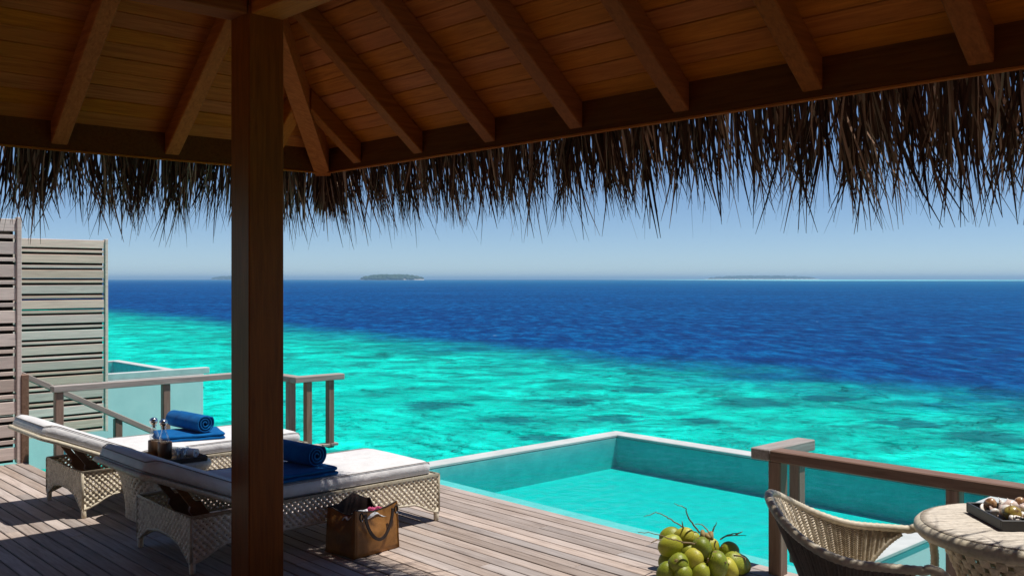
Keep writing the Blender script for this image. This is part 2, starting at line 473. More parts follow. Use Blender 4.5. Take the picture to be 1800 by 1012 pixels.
M['shell_green'] = shellm('green_brown_shell', [(.35, (.10,.045,.02)), (.5, (.30,.21,.04)), (.7, (.42,.36,.10))], 30)
M['foliage'] = simple('island_foliage', (.03,.06,.022), (.07,.10,.04), .9, .05, 0, None, .1, 0, False)
M['sand'] = simple('island_sand', (.66,.62,.54), (.72,.68,.6), .9, .1, 0, None, .1, 0, False)
M['shoal'] = simple('shoal_water', (.18,.62,.66), (.25,.72,.74), .5, .01, 0, None, .1, 0, False)

# ------------------------------------------------------------------ setting: sea, islands
SEA = -1.6
S0, C0 = math.sin(R(42.95)), math.cos(R(42.95))
def rd(r, d, z=0.0):                    # lateral, depth from the viewpoint -> world
    return Vector((C0*r + S0*d, -S0*r + C0*d, z))
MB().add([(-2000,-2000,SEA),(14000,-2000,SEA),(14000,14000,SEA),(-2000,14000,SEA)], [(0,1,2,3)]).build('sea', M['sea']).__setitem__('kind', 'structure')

def island(r0, r1, d, h, seed, label):
    root = empty('island', rd((r0+r1)/2, d, SEA), R(-42.95))
    tag(root, label, None, None, 'structure')
    L = (r1-r0)/2; W = L*.45
    rnd = random.Random(seed)
    vs = []; n = 48
    mb = MB()
    rings = []
    for (k, z) in ((1.0, -.5), (.985, h*.14), (.9, h*.2)):
        rings.append([(L*k*math.cos(2*math.pi*i/n)*(1+.0), W*k*math.sin(2*math.pi*i/n), z) for i in range(n)])
    mb.loft(rings).build('beach', M['sand'], root)
    fo = MB()
    for i in range(420):
        a = rnd.uniform(0, 2*math.pi); q = math.sqrt(rnd.random())*.93
        x, y = L*q*math.cos(a), W*q*math.sin(a)
        edge = max(0, 1-(q/.97)**4)
        hh = h*(.42+.58*edge)*rnd.uniform(.72, 1.05); rr = h*rnd.uniform(.3, .55)
        rr2 = []
        for (kk, zz) in ((.75, h*.1), (1, hh*.55), (.75, hh*.86), (.25, hh)):
            rr2.append([(x+rr*kk*math.cos(2*math.pi*j/7+i)*rnd.uniform(.8,1.2), y+rr*kk*math.sin(2*math.pi*j/7+i), zz) for j in range(7)])
        fo.loft(rr2)
    o = fo.build('tree_canopy', M['foliage'], root, True); o['kind'] = 'stuff'
    return root
def pxr(x, d): return (x-900)/1676*d
island(pxr(632,3300), pxr(746,3300), 3300, 20, 3, 'low wooded island with a white beach on the horizon')
island(pxr(1238,6200), pxr(1440,6200), 6200, 27, 5, 'long faint wooded island far off on the right horizon')
island(pxr(372,5600), pxr(440,5600), 5600, 22, 8, 'small faint island on the horizon behind the dark pillar')
def shoal(r0, r1, d0, d1, label):
    z = SEA + .35
    o = MB().add([rd(r0,d0,z), rd(r1,d0,z), rd(r1*1.15,d1,z), rd(r0*1.05,d1,z)], [(0,1,2,3)]).build('shoal', M['shoal'])
    tag(o, label, None, None, 'structure')
shoal(pxr(1420,1700), 1700, 1700, 9000, 'thin turquoise shoal along the right horizon')

# light sea haze over the whole scene
def haze():
    m, nt, b = new_mat('sea_haze'); nt.nodes.remove(b); out = nt.nodes["Material Output"]
    v = nd(nt, "ShaderNodeVolumePrincipled"); v.inputs["Density"].default_value = .0002
    v.inputs["Color"].default_value = (.44,.72,1,1); v.inputs["Anisotropy"].default_value = .1
    nt.links.new(v.outputs[0], out.inputs["Volume"])
    o = MB().box(-2100,14100,-2100,14100,-4.4,32).build('haze', m); o['kind'] = 'stuff'
haze()

# ------------------------------------------------------------------ deck
deck = empty('deck'); deck['kind'] = 'structure'; deck['label'] = 'weathered timber deck with narrow planks'
PITCH, GAP, TH = .1, .011, .026
plank_cache = {}
def plank(x0, y0, y1, w=PITCH-GAP):
    L = round(y1-y0-.004, 3)
    key = (L, w)
    if key not in plank_cache:
        plank_cache[key] = MB().box(-w/2, w/2, 0, L, -TH, 0, .003).mesh('plank', M['deck'])
    o = link('plank', plank_cache[key], deck, (x0 + random.uniform(-.0012, .0012), y0, random.uniform(-.0022, 0)),
             (0, random.uniform(-.008,.008), 0))
    return o
rp = random.Random(11)
EDGE = 5.11
nrow = 70
for i in range(nrow):
    xc = EDGE - .045 - i*PITCH
    yb, ye = -2.0, (8.95 if xc > 2.78 else 9.86)
    if xc > 5.02: yb = -2.0
    cuts = [yb]
    y = yb + rp.choice((1.6, 2.4, 3.2, 4.0))
    while y < ye - 1.0:
        cuts.append(y); y += rp.choice((3.2, 3.6, 4.0, 4.4))
    cuts.append(ye)
    for a, b in zip(cuts[:-1], cuts[1:]): plank(xc, a, b)
for i in range(5):
    plank(EDGE + .055 + i*PITCH, 8.76, 8.86)
j = MB()
for k in range(20): j.box(-1.9, EDGE-.03 if -1.8+k*.6 < 8.8 else 2.74, -1.8+k*.6, -1.74+k*.6, -.17, -TH-.004)
j.box(2.735, 2.775, 8.96, 9.84, -.17, -TH-.004); j.box(2.80, 5.08, 8.80, 8.94, -.17, -TH-.004)
j.build('joist', M['slat_back'], deck)
for (x, y) in ((.2,3),(2.6,9.6),(2.6,6),(4.9,8.7),(4.9,1.0),(2.6,1.0),(.2,8.5)):
    MB().lathe([(.13,-3.2),(.13,-.175)], (x,y,0), 16).build('pile', M['plaster'], deck, True)

bk = MB(); x = -9.5  # unseen deck behind the viewpoint, added to bounce warm light upward
while x < EDGE-.05:
    y1 = 9.86 if x < EDGE-.045-nrow*PITCH+.05 else -2.004
    bk.box(x, x+.09, -7.5, y1, -TH, -.002); x += .1
o = bk.build('planking', M['deck'], deck); o['kind'] = 'stuff'

# ------------------------------------------------------------------ own pool, neighbour pool
def make_pool(Y0, dz, label, parapet=False):
    root = empty('plunge_pool', (0, Y0, dz))
    tag(root, label, 'pool', 'plunge pools of the water villas')
    xa, xi, xo = 5.10, 8.18, 8.39      # deck side, inner far face, outer far face
    ya, yi, yj, yo = 0.0, .20, 4.25, 4.44
    zf, zw, zb = -.37, -.042, -1.75
    def bx(name, mat, *a, bev=.006): return MB().box(*a, bev).build(name, mat, root)
    # inner shell, one open box: floor, four inner faces, a step along the deck
    s = MB()
    xs = xa+.48
    s.add([(xa,yi,zf),(xi,yi,zf),(xi,yj,zf),(xa,yj,zf)], [(0,1,2,3)])
    s.add([(xi,yi,zf),(xi,yj,zf),(xi,yj,-.032),(xi,yi,-.032)], [(0,1,2,3)])
    s.add([(xa,yj,zf),(xi,yj,zf),(xi,yj,-.032),(xa,yj,-.032)], [(0,1,2,3)])
    s.add([(xa,yi,zf),(xi,yi,zf),(xi,yi,-.032),(xa,yi,-.032)], [(0,1,2,3)])
    s.add([(xa,yi,zf),(xa,yj,zf),(xa,yj,-.032),(xa,yi,-.032)], [(0,1,2,3)])
    s.build('basin', M['pool_tile'], root)
    MB().box(xa+.004, xs, yi+.004, yj-.004, zf+.004, -.115, .01).build('step', M['step'], root)
    MB().box(xa+.003, xi-.003, yi+.003, yj-.003, zf+.002, zw).build('pool_water', M['pool_water'], root)
    bx('outer_wall', M['plaster'], xa+.02, xo-.012, ya+.012, yi-.006, zb, -.034)
    bx('outer_wall', M['plaster'], xi+.006, xo-.012, yi, yj, zb, -.034)
    bx('outer_wall', M['plaster'], xa+.02, xo-.012, yj+.006, yo-.012, zb, -.034)
    bx('rim', M['rim'], xa+.02, xo, ya, yi-.002, -.03, 0)
    bx('rim', M['rim'], xi+.002, xo, yi+.002, yj-.002, -.03, 0)
    bx('rim', M['rim'], xa+.02, xo, yj+.002, yo, -.03, 0)
    bx('rim', M['rim'], xa+.006, xa+.03, yi+.01, yj-.01, -.16, -.03)
    if parapet: bx('parapet', M['rim'], 4.2, xo+.12, ya+.01, yi-.02, .004, .12)
    return root
make_pool(2.81, 0, 'turquoise plunge pool with pale rim beside the timber deck')
make_pool(17.95, -.12, 'pale walled plunge pool behind the slatted screen at the left', True)
o = MB().box(1.2, 5.08, 18.0, 18.2, -1.75, -.16, .01).build('plaster_wall', M['plaster'])
tag(o, 'pale plaster base wall below the far slatted screen', 'wall')

# unseen villa behind the viewpoint, added to bounce warm light under the roof
villa = empty('villa', (-7.5, 1, 0)); tag(villa, 'unseen brown villa walls with framed doors added behind the deck for bounced light', None, None, 'structure')
def vb(name, mat, *a): return MB().box(*a, .01).build(name, mat, villa)
vb('wall', M['villa'], .0, .2, -8.4, 8.6, .001, 3.0)
vb('wall', M['villa'], .21, 12.4, -8.6, -8.4, .001, 3.0)
for k in range(5):
    y = -6.6 + k*3.0
    vb('door_frame', M['rail_red'], .201, .26, y, y+.09, .002, 2.4); vb('door_frame', M['rail_red'], .201, .26, y+1.71, y+1.8, .002, 2.4)
    vb('door_frame', M['rail_red'], .201, .26, y+.092, y+1.708, 2.31, 2.4)
    vb('door', M['slat_back'], .201, .23, y+.092, y+1.708, .002, 2.308)

# ------------------------------------------------------------------ slatted screens
def make_screen(x0, x1, y, z0, z1, label, name='slatted_screen', post_right=.045, mat='slat'):
    root = empty(name, ((x0+x1)/2, y, z0)); tag(root, label, 'screen', 'slatted timber screens')
    w = (x1-x0)/2; cache = {}
    z = z1-z0; k = 0; rs = random.Random(int(y*10))
    first = True
    while z > .03:
        h = (.116 if k % 2 == 0 else .036)
        h = min(h, z)
        jj = rs.uniform(-.004, .004)
        mb = MB().box(-w, w-post_right, -.011, .011, -h, 0, .003)
        # ragged sun-worn ends and slight sag
        me = mb.mesh('slat', M[mat])
        so = link('slat', me, root, (0, rs.uniform(-.003,.003), z+jj*.3), (rs.uniform(-.03,.03), rs.uniform(-.002,.002), 0))
        z -= h + .033 + rs.uniform(-.003, .003); k += 1
    MB().box(w-post_right+.003, w, -.03, .05, -.0, z1-z0+.02, .004).build('post', M[mat], root)
    MB().box(-w, -w+.05, .014, .06, 0, z1-z0-.01, .004).build('post', M['slat'], root)
    b = MB()
    hh = (z1-z0)*.97; nn = int(hh/.15)
    for i in range(nn): b.box(-w+.052, w-post_right-.01, .05, .066, i*.15+.002, i*.15+.146)
    b.build('backing', M['slat_back'], root)
    return root
make_screen(1.1, 2.775, 9.875, 0.0, 2.32, 'taller slatted timber screen at the left edge of the deck')
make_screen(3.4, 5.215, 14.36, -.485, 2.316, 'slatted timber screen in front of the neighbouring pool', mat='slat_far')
o = MB().lathe([(.15,-3),(.15,-.6)], (4.78,14.55,0), 20).build('concrete_pile', M['plaster'], None, True)
tag(o, 'pale round pile standing in the sea under the far screen', 'pile')

# ------------------------------------------------------------------ railings
def rbox(parent, name, mat, x0, x1, y0, y1, z0, z1, bev=.006):
    c = ((x0+x1)/2, (y0+y1)/2, (z0+z1)/2)
    return MB().box(x0-c[0], x1-c[0], y0-c[1], y1-c[1], z0-c[2], z1-c[2], bev).build(name, mat, parent, loc=c)
rr = empty('railing'); tag(rr, 'brown timber railing behind the wicker chair and table', 'railing')
ZR = .738
rbox(rr, 'handrail', M['rail_red'], 4.965, 5.085, -2.0, 3.095, ZR-.066, ZR)
rbox(rr, 'handrail', M['rail_x'], 4.965, 5.50, 3.099, 3.225, ZR-.066, ZR+.001)
rbox(rr, 'post', M['post'], 4.985, 5.068, 3.035, 3.118, -.3, ZR-.068)
rbox(rr, 'post', M['post'], 5.36, 5.433, 3.13, 3.203, -.028, ZR-.068)
for y in (2.01, .9, -.2, -1.3): rbox(rr, 'post', M['post'], 4.992, 5.062, y, y+.07, -.3, ZR-.068)
rl = empty('railing'); tag(rl, 'weathered grey timber railing behind the far lounger', 'railing')
ZL = .735
rbox(rl, 'handrail', M['rail_x'], 2.975, 5.20, 9.57, 9.68, ZL-.062, ZL)
rbox(rl, 'handrail', M['rail_y'], 5.08, 5.20, 8.865, 9.567, ZL-.062, ZL-.001)
rbox(rl, 'handrail', M['rail_x'], 5.08, 5.68, 8.745, 8.862, ZL-.062, ZL)
for x in (3.0, 4.045): rbox(rl, 'post', M['post'], x, x+.075, 9.588, 9.662, -2.4, ZL-.064)
rbox(rl, 'post', M['post'], 5.085, 5.165, 8.88, 8.96, -2.4, ZL-.064)
rbox(rl, 'post', M['post'], 5.225, 5.295, 8.77, 8.84, -2.4, ZL-.064)
rbox(rl, 'post', M['post'], 5.495, 5.565, 8.77, 8.84, -.05, ZL-.064)
rbox(rl, 'post', M['post'], 5.09, 5.17, 9.59, 9.66, -2.4, ZL-.064)
sr = empty('stair_handrail'); tag(sr, 'sloping timber stair handrail running down beside the left railing', 'handrail')
rbox(sr, 'post', M['rail_red'], 2.768, 2.836, 9.83, 9.9, -.2, .84)
ang = math.atan2(.227-.851, 3.974-2.809)
mb = MB().box(-.04, 1.66, -.045, .045, -.055, 0, .006)
o = mb.build('handrail', M['rail_x'], sr, loc=(2.80, 9.95, .862)); o.rotation_euler = (0, -ang, 0)
for x in (3.68, 4.25):
    zt = .862 + (x-2.8)*math.tan(ang) - .075
    rbox(sr, 'post', M['post'], x, x+.075, 9.915, 9.985, -2.4, zt)

# ------------------------------------------------------------------ pavilion
pav = empty('pavilion', (2.69, 5.06, 0))
tag(pav, 'thatched open pavilion roof with orange brown rafters on a dark square pillar', 'pavilion')
PX, PY = 2.69, 5.06
XO, YO, ZE = 3.883, 6.262, 2.545       # outer eave corner, fascia bottom
K = .82
XB, YB = -3.4, -3.0                    # far sides of the roof
XM, YM = (XO+XB)/2, (YO+YB)/2
def pbuild(mb, name, mat, smooth=False, loc=(0,0,0)):
    o = mb.build(name, mat, None, smooth, loc); o.parent = pav
    o.matrix_parent_inverse = Matrix.Translation((-2.69, -5.06, 0)); return o
def pbox(name, mat, x0, x1, y0, y1, z0, z1, bev=.006):
    c = ((x0+x1)/2, (y0+y1)/2, (z0+z1)/2)
    return pbuild(MB().box(x0-c[0], x1-c[0], y0-c[1], y1-c[1], z0-c[2], z1-c[2], bev), name, mat, False, c)
ps = .11
pbox('pillar', M['pillar'], PX-ps, PX+ps, PY-ps, PY+ps, .001, 3.30, .006)
pbox('pillar', M['pillar'], -2.2-ps, -2.2+ps, PY-ps, PY+ps, .001, 3.30, .006)
pbox('pillar', M['pillar'], PX-ps, PX+ps, -1.8-ps, -1.8+ps, .001, 3.30, .006)
ZBM = 3.247
pbox('beam', M['rafter'], -2.09+.0, PX-ps-.002, PY-.1, PY+.1, ZBM, ZBM+.2)
pbox('beam', M['ceil_y'], PX-.1, PX+.1, -1.69, PY-ps-.002, ZBM, ZBM+.2)
pbox('beam_cap', M['rafter'], PX-.104, PX+.104, PY-.104, PY+.104, ZBM+.055, ZBM+.2)
# roof planes: underside of boards z = ZB + K * (distance in from the eave)
XI, YI = 3.863, 6.242
ZR0, ZB0 = 2.579, 2.725               # underside of rafters / of boards at the inner fascia face
def zr(din): return ZR0 + K*din
def zb(din): return ZB0 + K*din
# fascia, two boards with a thin lower bead
pbox('fascia', M['fascia'], XB, XO-.0, YI, YO, ZE+.012, ZB0+.03, .003)
pbox('fascia', M['fascia'], XI, XO, YB, YI-.002, ZE+.012, ZB0+.03, .003)
pbox('fascia_trim', M['ceil'], XB, XO+.008, YI-.004, YO+.008, ZE, ZE+.0115, .002)
pbox('fascia_trim', M['ceil_y'], XI-.004, XO+.008, YB, YI-.006, ZE, ZE+.0115, .002)
pbox('fascia', M['rafter'], XB-.02, XB, YB, YI-.002, ZE, ZB0+.03, .003)
pbox('fascia', M['rafter'], XB+.002, XI-.002, YB-.02, YB, ZE, ZB0+.03, .003)
def sloped(name, axis, c, width, d0, d1, depth=None, mat=None):
    """rafter across the eave: axis 'x' runs in X (right plane), 'y' runs in Y (left plane)"""
    h = width/2; vs = []
    for d in (d0, d1):
        for (s, z) in ((-h, zr(d)), (h, zr(d)), (h, zb(d)-.002), (-h, zb(d)-.002)):
            vs.append((XI-d, c+s, z) if axis == 'x' else (c+s, YI-d, z))
    fs = [(0,1,2,3),(7,6,5,4),(0,4,5,1),(1,5,6,2),(2,6,7,3),(3,7,4,0)]
    o0 = Vector(vs[0]); mb = MB().add([Vector(v)-o0 for v in vs], fs)
    o = pbuild(mb, name, mat, False, o0)
    bv = o.modifiers.new("edge", 'BEVEL'); bv.width = .006; bv.segments = 1
    return o
SP = .718; RW = .10
dmax_x = XI - (PX+.1) + .0
k = -1
while True:
    yc = PY - k*SP
    if yc < YB + .3: break
    hip_d = YI - yc
    top = (XI-XM) if k >= 0 else hip_d - .05
    top = min(top, max(.3, hip_d-.05)) if k < 1 else min(top, hip_d-.05)
    top = min(top, max(.3, yc-YB-.05))
    sloped('rafter', 'x', yc, RW, .002, top, None, M['rafter']); k += 1
k = -1
while True:
    xc = PX - k*SP
    if xc < XB + .3: break
    hip_d = XI - xc
    top = min((YI-YM), hip_d-.05, max(.3, xc-XB-.05))
    sloped('rafter', 'y', xc, RW, .002, max(top,.3), None, M['ceil_y']); k += 1
# hip rafter along the diagonal
hv = []
nd_ = Vector((1,-1,0)).normalized()*.058
for d in (.004, 3.9):
    p = Vector((XI-d, YI-d, 0))
    for (s, z) in ((-1, zr(d)-.055), (1, zr(d)-.055), (1, zb(d)-.03), (-1, zb(d)-.03)):
        hv.append(p + nd_*s + Vector((0,0,z)))
o0 = hv[0].copy()
o = pbuild(MB().add([v-o0 for v in hv], [(0,1,2,3),(7,6,5,4),(0,4,5,1),(1,5,6,2),(2,6,7,3),(3,7,4,0)]), 'hip_rafter', M['ceil'], False, o0)
# ceiling boards, row by row from the eave up (rows the view can show), the rest as one lining
BP = .0861; BT = .018
kl = math.sqrt(1+K*K)
def board_row(axis, i0, i1, name='ceiling_board', seam=.006):
    d0, d1 = i0*BP, i1*BP-seam
    vs = []
    for (t, sgn) in ((0, 0), (BT, 1)):
        for d in (d0, d1):
            for side in (0, 1):
                if axis == 'x':
                    y = (YI-d) if side else (YB+d)
                    vs.append((XI-d, y, zb(d)+t))
                else:
                    x = (XI-d) if side else (XB+d)
                    vs.append((x, YI-d, zb(d)+t))
    fs = [(0,1,3,2),(4,6,7,5),(0,4,5,1),(1,5,7,3),(3,7,6,2),(2,6,4,0)]
    o0 = Vector(vs[0])
    return pbuild(MB().add([Vector(v)-o0 for v in vs], fs), name, M['ceil_y'] if axis == 'x' else M['ceil'], False, o0)
for i in range(15):
    for ax in 'xy':
        o = board_row(ax, i, i+1)
        o.location.z += random.uniform(0, .003)
ln = MB()
apx = Vector((XM, YM, 0)); dm = 15*BP; hx = min(XI-XM, YI-YM)
zt = .012
def P(x, y, d): return (x, y, zb(d)+zt)
da = 3.6
ln.add([P(XI-dm,YB+dm,dm),P(XI-dm,YI-dm,dm),P(XI-da,YI-da,da),P(XI-da,YB+da,da)],[(0,1,2,3)])
ln.add([P(XI-dm,YI-dm,dm),P(XB+dm,YI-dm,dm),P(XB+da,YI-da,da),P(XI-da,YI-da,da)],[(0,1,2,3)])
ln.add([P(XB,YI,0),P(XB,YB,0),P(XB+da,YB+da,da),P(XB+da,YI-da,da)],[(0,1,2,3)])
ln.add([P(XB,YB,0),P(XI,YB,0),P(XI-da,YB+da,da),P(XB+da,YB+da,da)],[(0,1,2,3)])
ln.add([P(XI-da,YB+da,da),P(XI-da,YI-da,da),P(XB+da,YI-da,da),P(XB+da,YB+da,da)],[(0,1,2,3)])
pbuild(ln, 'roof_lining', M['ceil'])
# packed thatch above the boards
tc = MB()
e = .10
def Q(x, y, z): return (x, y, z)
top = zb(da)+.3
ob = [(XB-e,YB-e),(XO+e,YB-e),(XO+e,YO+e),(XB-e,YO+e)]
ti = [(XB+da,YB+da),(XI-da,YB+da),(XI-da,YI-da),(XB+da,YI-da)]
vv = [(x,y,ZB0+.0) for x,y in ob] + [(x,y,ZB0+.2) for x,y in ob] + [(x,y,top) for x,y in ti] + [(XB+.03 if x<0 else XI-.0, YB+.03 if y<0 else YI, ZB0+.031) for x,y in ob]
ff = [(0,1,5,4),(1,2,6,5),(2,3,7,6),(3,0,4,7),(4,5,9,8),(5,6,10,9),(6,7,11,10),(7,4,8,11),(8,9,10,11),(0,12,13,1),(1,13,14,2),(2,14,15,3),(3,15,12,0)]
pbuild(tc.add(vv, ff), 'thatch_cover', M['thatch_cover'])
# hanging thatch fringe: thousands of thin dry blades along the eaves
def fringe(axis, a0, a1, dens, seed):
    rn = random.Random(seed); mb = MB(); vs = mb.v; fs = mb.f
    n = int((a1-a0)*dens); cl = .062
    for i in range(n):
        a = rn.uniform(a0, a1)
        ci = math.floor(a/cl)
        cr = random.Random(ci*7919 + seed); clump_len = cr.gauss(0, .075); clump_lean = cr.gauss(0, .10); cpull = cr.uniform(.3, .85)
        a += ((ci+.5)*cl - a)*cpull*.45
        big = noise.noise(Vector((a*1.3, seed, 0)))*.08 + noise.noise(Vector((a*4.1, seed, 3)))*.05
        L = .33 + big + clump_len + rn.gauss(0, .07)
        if rn.random() < .10: L += rn.uniform(.05, .24)
        L = max(.10, L)
        nearf = min(max((3.4-a)/1.6, 0), 1) if axis == 'x' else min(max((2.6-a)/1.4, 0), 1)*.25
        L += .07*nearf
        L = min(L, .62)
        q = rn.random()
        out = .012 + (.13+.27*nearf)*q
        z0 = ZE + .045 + .10*q + rn.uniform(0, .05)
        L += (z0-ZE)
        w = rn.uniform(.0026, .0075)*(1.25 if rn.random() < .15 else 1)
        lean = clump_lean + rn.gauss(0, .10)
        kick = max(-.1, rn.gauss(.13, .12))
        curl = rn.gauss(0, .16); 
        ang = rn.uniform(-.9, .9)
        ca, sa = math.cos(ang), math.sin(ang)
        segs = 4; base = len(vs)
        for s in range(segs+1):
            t = s/segs
            down = L*t*(1-.06*t)
            along = lean*L*t + curl*L*t*t*.6 + (((ci+.5)*cl-a)*cpull*t*1.1)
            o_ = out + kick*L*(t*.9)
            ww = w*(1-.6*max(0, t-.4)/.6) if s < segs else w*.15
            for sg in (-1, 1):
                da_ = sg*ww*ca; do_ = sg*ww*sa
                if axis == 'x': vs.append((XO+o_+do_, a+along+da_, z0-down))
                else: vs.append((a+along+da_, YO+o_+do_, z0-down))
        for s in range(segs):
            b = base+2*s; fs.append((b, b+1, b+3, b+2))
    return mb
allm = MB()
m_ = fringe('x', .2, 2.2, 160, 31); allm.add(m_.v, m_.f)
for args in (('x', .2, YO+.06, 410, 21), ('x', YB, .2, 300, 22), ('y', 1.2, XO+.06, 450, 23), ('y', XB, 1.2, 300, 24)):
    m_ = fringe(*args); allm.add(m_.v, m_.f)
# rounded corner of the fringe
rn = random.Random(5)
for i in range(500):
    th = rn.uniform(0, math.pi/2); q = rn.random(); L = .20+rn.gauss(0,.06); z0 = ZE+.05+.1*q; L += z0-ZE
    w = rn.uniform(.003,.007); out = .015+.12*q; kick = rn.gauss(.16,.1); base = len(allm.v)
    for s in range(5):
        t = s/4; rr_ = out+kick*L*t; ww = w*(1-.8*max(0,t-.3))
        for sg in (-1,1):
            allm.v.append((XO+rr_*math.cos(th)-sg*ww*math.sin(th)+rn.gauss(0,.002), YO+rr_*math.sin(th)+sg*ww*math.cos(th), z0-L*t))
    for s in range(4):
        b = base+2*s; allm.f.append((b,b+1,b+3,b+2))
me = allm.mesh('thatch_fringe', M['thatch'])
o = link('thatch_fringe', me, pav); o.matrix_parent_inverse = Matrix.Translation((-2.69,-5.06,0)); o['kind'] = 'stuff'

# ------------------------------------------------------------------ wicker weaving
def weave(mb, fn, nu, nv, keep=None, hole=.30, relief=.004, parity=0):
    """woven sheet: fn(u,v,w) -> point, u,v in cells, w out of the sheet; every second cell has a hole"""
    for i in range(nu):
        for j_ in range(nv):
            if keep and not keep(i+.5, j_+.5): continue
            c = [fn(i, j_, 0), fn(i+1, j_, 0), fn(i+1, j_+1, 0), fn(i, j_+1, 0)]
            if (c[0]-c[2]).length < 1e-5: continue
            m_ = (i+j_+parity) % 2
            if m_ == 0:
                h = hole
                d = [fn(i+.5-h, j_+.5-h, -relief), fn(i+.5+h, j_+.5-h, -relief), fn(i+.5+h, j_+.5+h, -relief), fn(i+.5-h, j_+.5+h, -relief)]
                mb.add(c+d, [(0,1,5,4),(1,2,6,5),(2,3,7,6),(3,0,4,7)])
            else:
                d = fn(i+.5, j_+.5, relief*1.4)
                mb.add(c+[d], [(0,1,4),(1,2,4),(2,3,4),(3,0,4)])
    return mb
def leg_profile(d):
    pts = [(0,.062),(.03,.066),(.10,.092),(.16,.125),(.22,.147),(.37,.156),(.5,.156)]
    for (a, za), (b, zb_) in zip(pts[:-1], pts[1:]):
        if d <= b: return za + (zb_-za)*max(0, d-a)/(b-a)
    return .156
def end_profile(d):
    pts = [(0,.062),(.03,.066),(.06,.085),(.17,.15),(.33,.175),(.5,.175)]
    for (a, za), (b, zb_) in zip(pts[:-1], pts[1:]):
        if d <= b: return za + (zb_-za)*max(0, d-a)/(b-a)
    return .175
LX, LW, LT = 1.87, .80, .333
def panel(mb, axis, const, length, prof, sgn, cell=.0215):
    nu = int(round(length/cell)); nv = int(round((LT-.055)/cell)); cu = length/nu; cv = (LT-.055)/nv
    def fn(u, v, w):
        s = min(max(u*cu, 0), length); z = LT - v*cv
        b = prof(min(s, length-s)); jt = noise.noise(Vector((u*.9, v*.9, const*7)))*.0042
        if 0 < u < nu and 0 < v < nv: s = min(max(s+jt, 0), length); z = z+jt*.8
        z = max(z, b)
        return Vector((s, const+sgn*w, z)) if axis == 'x' else Vector((const+sgn*w, s, z))
    def keep(u, v):
        s = u*cu; return LT - (v-.5)*cv > prof(min(s, length-s)) + .001
    weave(mb, fn, nu, nv, keep, .27, .004)
    return [fn(i*.5, 999, 0) for i in range(nu*2+1)]
def lounger():
    root = empty('sun_lounger')
    mats = M['rattan']
    edges = MB()
    for (ax, cst, ln_, pf, sg) in (('x', 0.0, LX, leg_profile, -1), ('x', LW, LX, leg_profile, 1), ('y', 0.0, LW, end_profile, -1), ('y', LX, LW, end_profile, 1)):
        mb = MB(); low = panel(mb, ax, cst, ln_, pf, sg)
        mb.build('woven_panel', mats, root, False, None, .007)
        edges.tube(low, .0095, 6)
    rim = [(0,0,LT),(LX,0,LT),(LX,LW,LT),(0,LW,LT)]
    edges.tube(rim, .012, 8, closed=True)
    for (x, y) in ((0,0),(LX,0),(LX,LW),(0,LW)): edges.tube([(x,y,.07),(x,y,LT)], .011, 8)
    edges.build('rim', M['rope'], root, True)
    for (x, y) in ((.012,.012),(LX-.012,.012),(LX-.012,LW-.012),(.012,LW-.012)):
        MB().lathe([(.0165,0),(.0185,.004),(.021,.095)], (x,y,0), 12).build('foot', mats, root, True)
    # seat deck under the flat cushion
    MB().box(.37, LX-.012, .012, LW-.012, LT-.012, LT+.004, .003).build('seat_frame', M['rope'], root)
    # sloping back frame
    prof = [(.36,.352),(.27,.388),(.18,.425),(.06,.476),(-.06,.527),(-.17,.574),(-.285,.617)]
    P_ = [Vector((x, 0, z)) for x, z in prof]
    nrm = []
    for i in range(len(P_)):
        t = (P_[min(i+1,len(P_)-1)]-P_[max(i-1,0)]).normalized(); n = Vector((0,-1,0)).cross(t)
        nrm.append(n if n.z > 0 else -n)
    def back(u, y, w):
        u = min(max(u, 0), len(P_)-1.0001); i = int(u); f = u-i
        p = P_[i].lerp(P_[i+1], f); n = nrm[i].lerp(nrm[i+1], f); q = p + n*w; return Vector((q.x, y, q.z))
    nu, nv = 40, 36; mb = MB()
    weave(mb, lambda u, v, w: back(u*(len(P_)-1)/nu, v*LW/nv, w), nu, nv, None, .25, .004)
    mb.build('woven_back', mats, root, False, None, .008)
    bt = MB()
    def corner(u, y): return back(u, y, 0)
    L_ = len(P_)-1.001
    path = [back(L_*k/14, 0, 0) for k in range(15)]
    path[-1] = back(L_-.25, .0, 0)
    cor = [back(L_-.08, .015, 0), back(L_, .06, 0)] + [back(L_, .06+(LW-.12)*k/8, 0) for k in range(1, 9)] + [back(L_-.08, LW-.015, 0)]
    pb_ = [Vector((p.x, LW, p.z)) for p in path]; pb_.reverse()
    bt.tube(path+cor+pb_, .0165, 8)
    bt.tube([back(0,0,0), back(0,LW,0)], .014, 8)
    bt.build('back_rim', M['rope'], root, True)
    for y in (.24, .54):
        a, b = Vector((.02, y, .488)), Vector((.235, y, .20)); t = (b-a).normalized(); n = Vector((t.z, 0, -t.x))
        vs = []
        for p, hw in ((a, .02), (a.lerp(b,.45), .022), (a.lerp(b,.5), .045), (b, .045)):
            for (s1, s2) in ((-1,-1),(1,-1),(1,1),(-1,1)): vs.append(p + n*hw*s1 + Vector((0,.012*s2,0)))
        MB().loft([vs[0:4], vs[4:8], vs[8:12], vs[12:16]]).build('strut', M['strut'], root)
    # cushion: one long pad, flat on the seat, bent up over the back
    cp = [(-.272,.630),(-.17,.590),(-.06,.543),(.06,.492),(.18,.441),(.27,.404),(.33,.380),(.40,.354),(.46,.345),(.6,.341),(.9,.341),(1.2,.341),(1.5,.341),(1.7,.341),(1.835,.341)]
    pts = []
    for (a, za), (b, zb_) in zip(cp[:-1], cp[1:]):
        ns = max(1, int(math.hypot(b-a, zb_-za)/.035))
        for k in range(ns): pts.append(Vector((a+(b-a)*k/ns, 0, za+(zb_-za)*k/ns)))
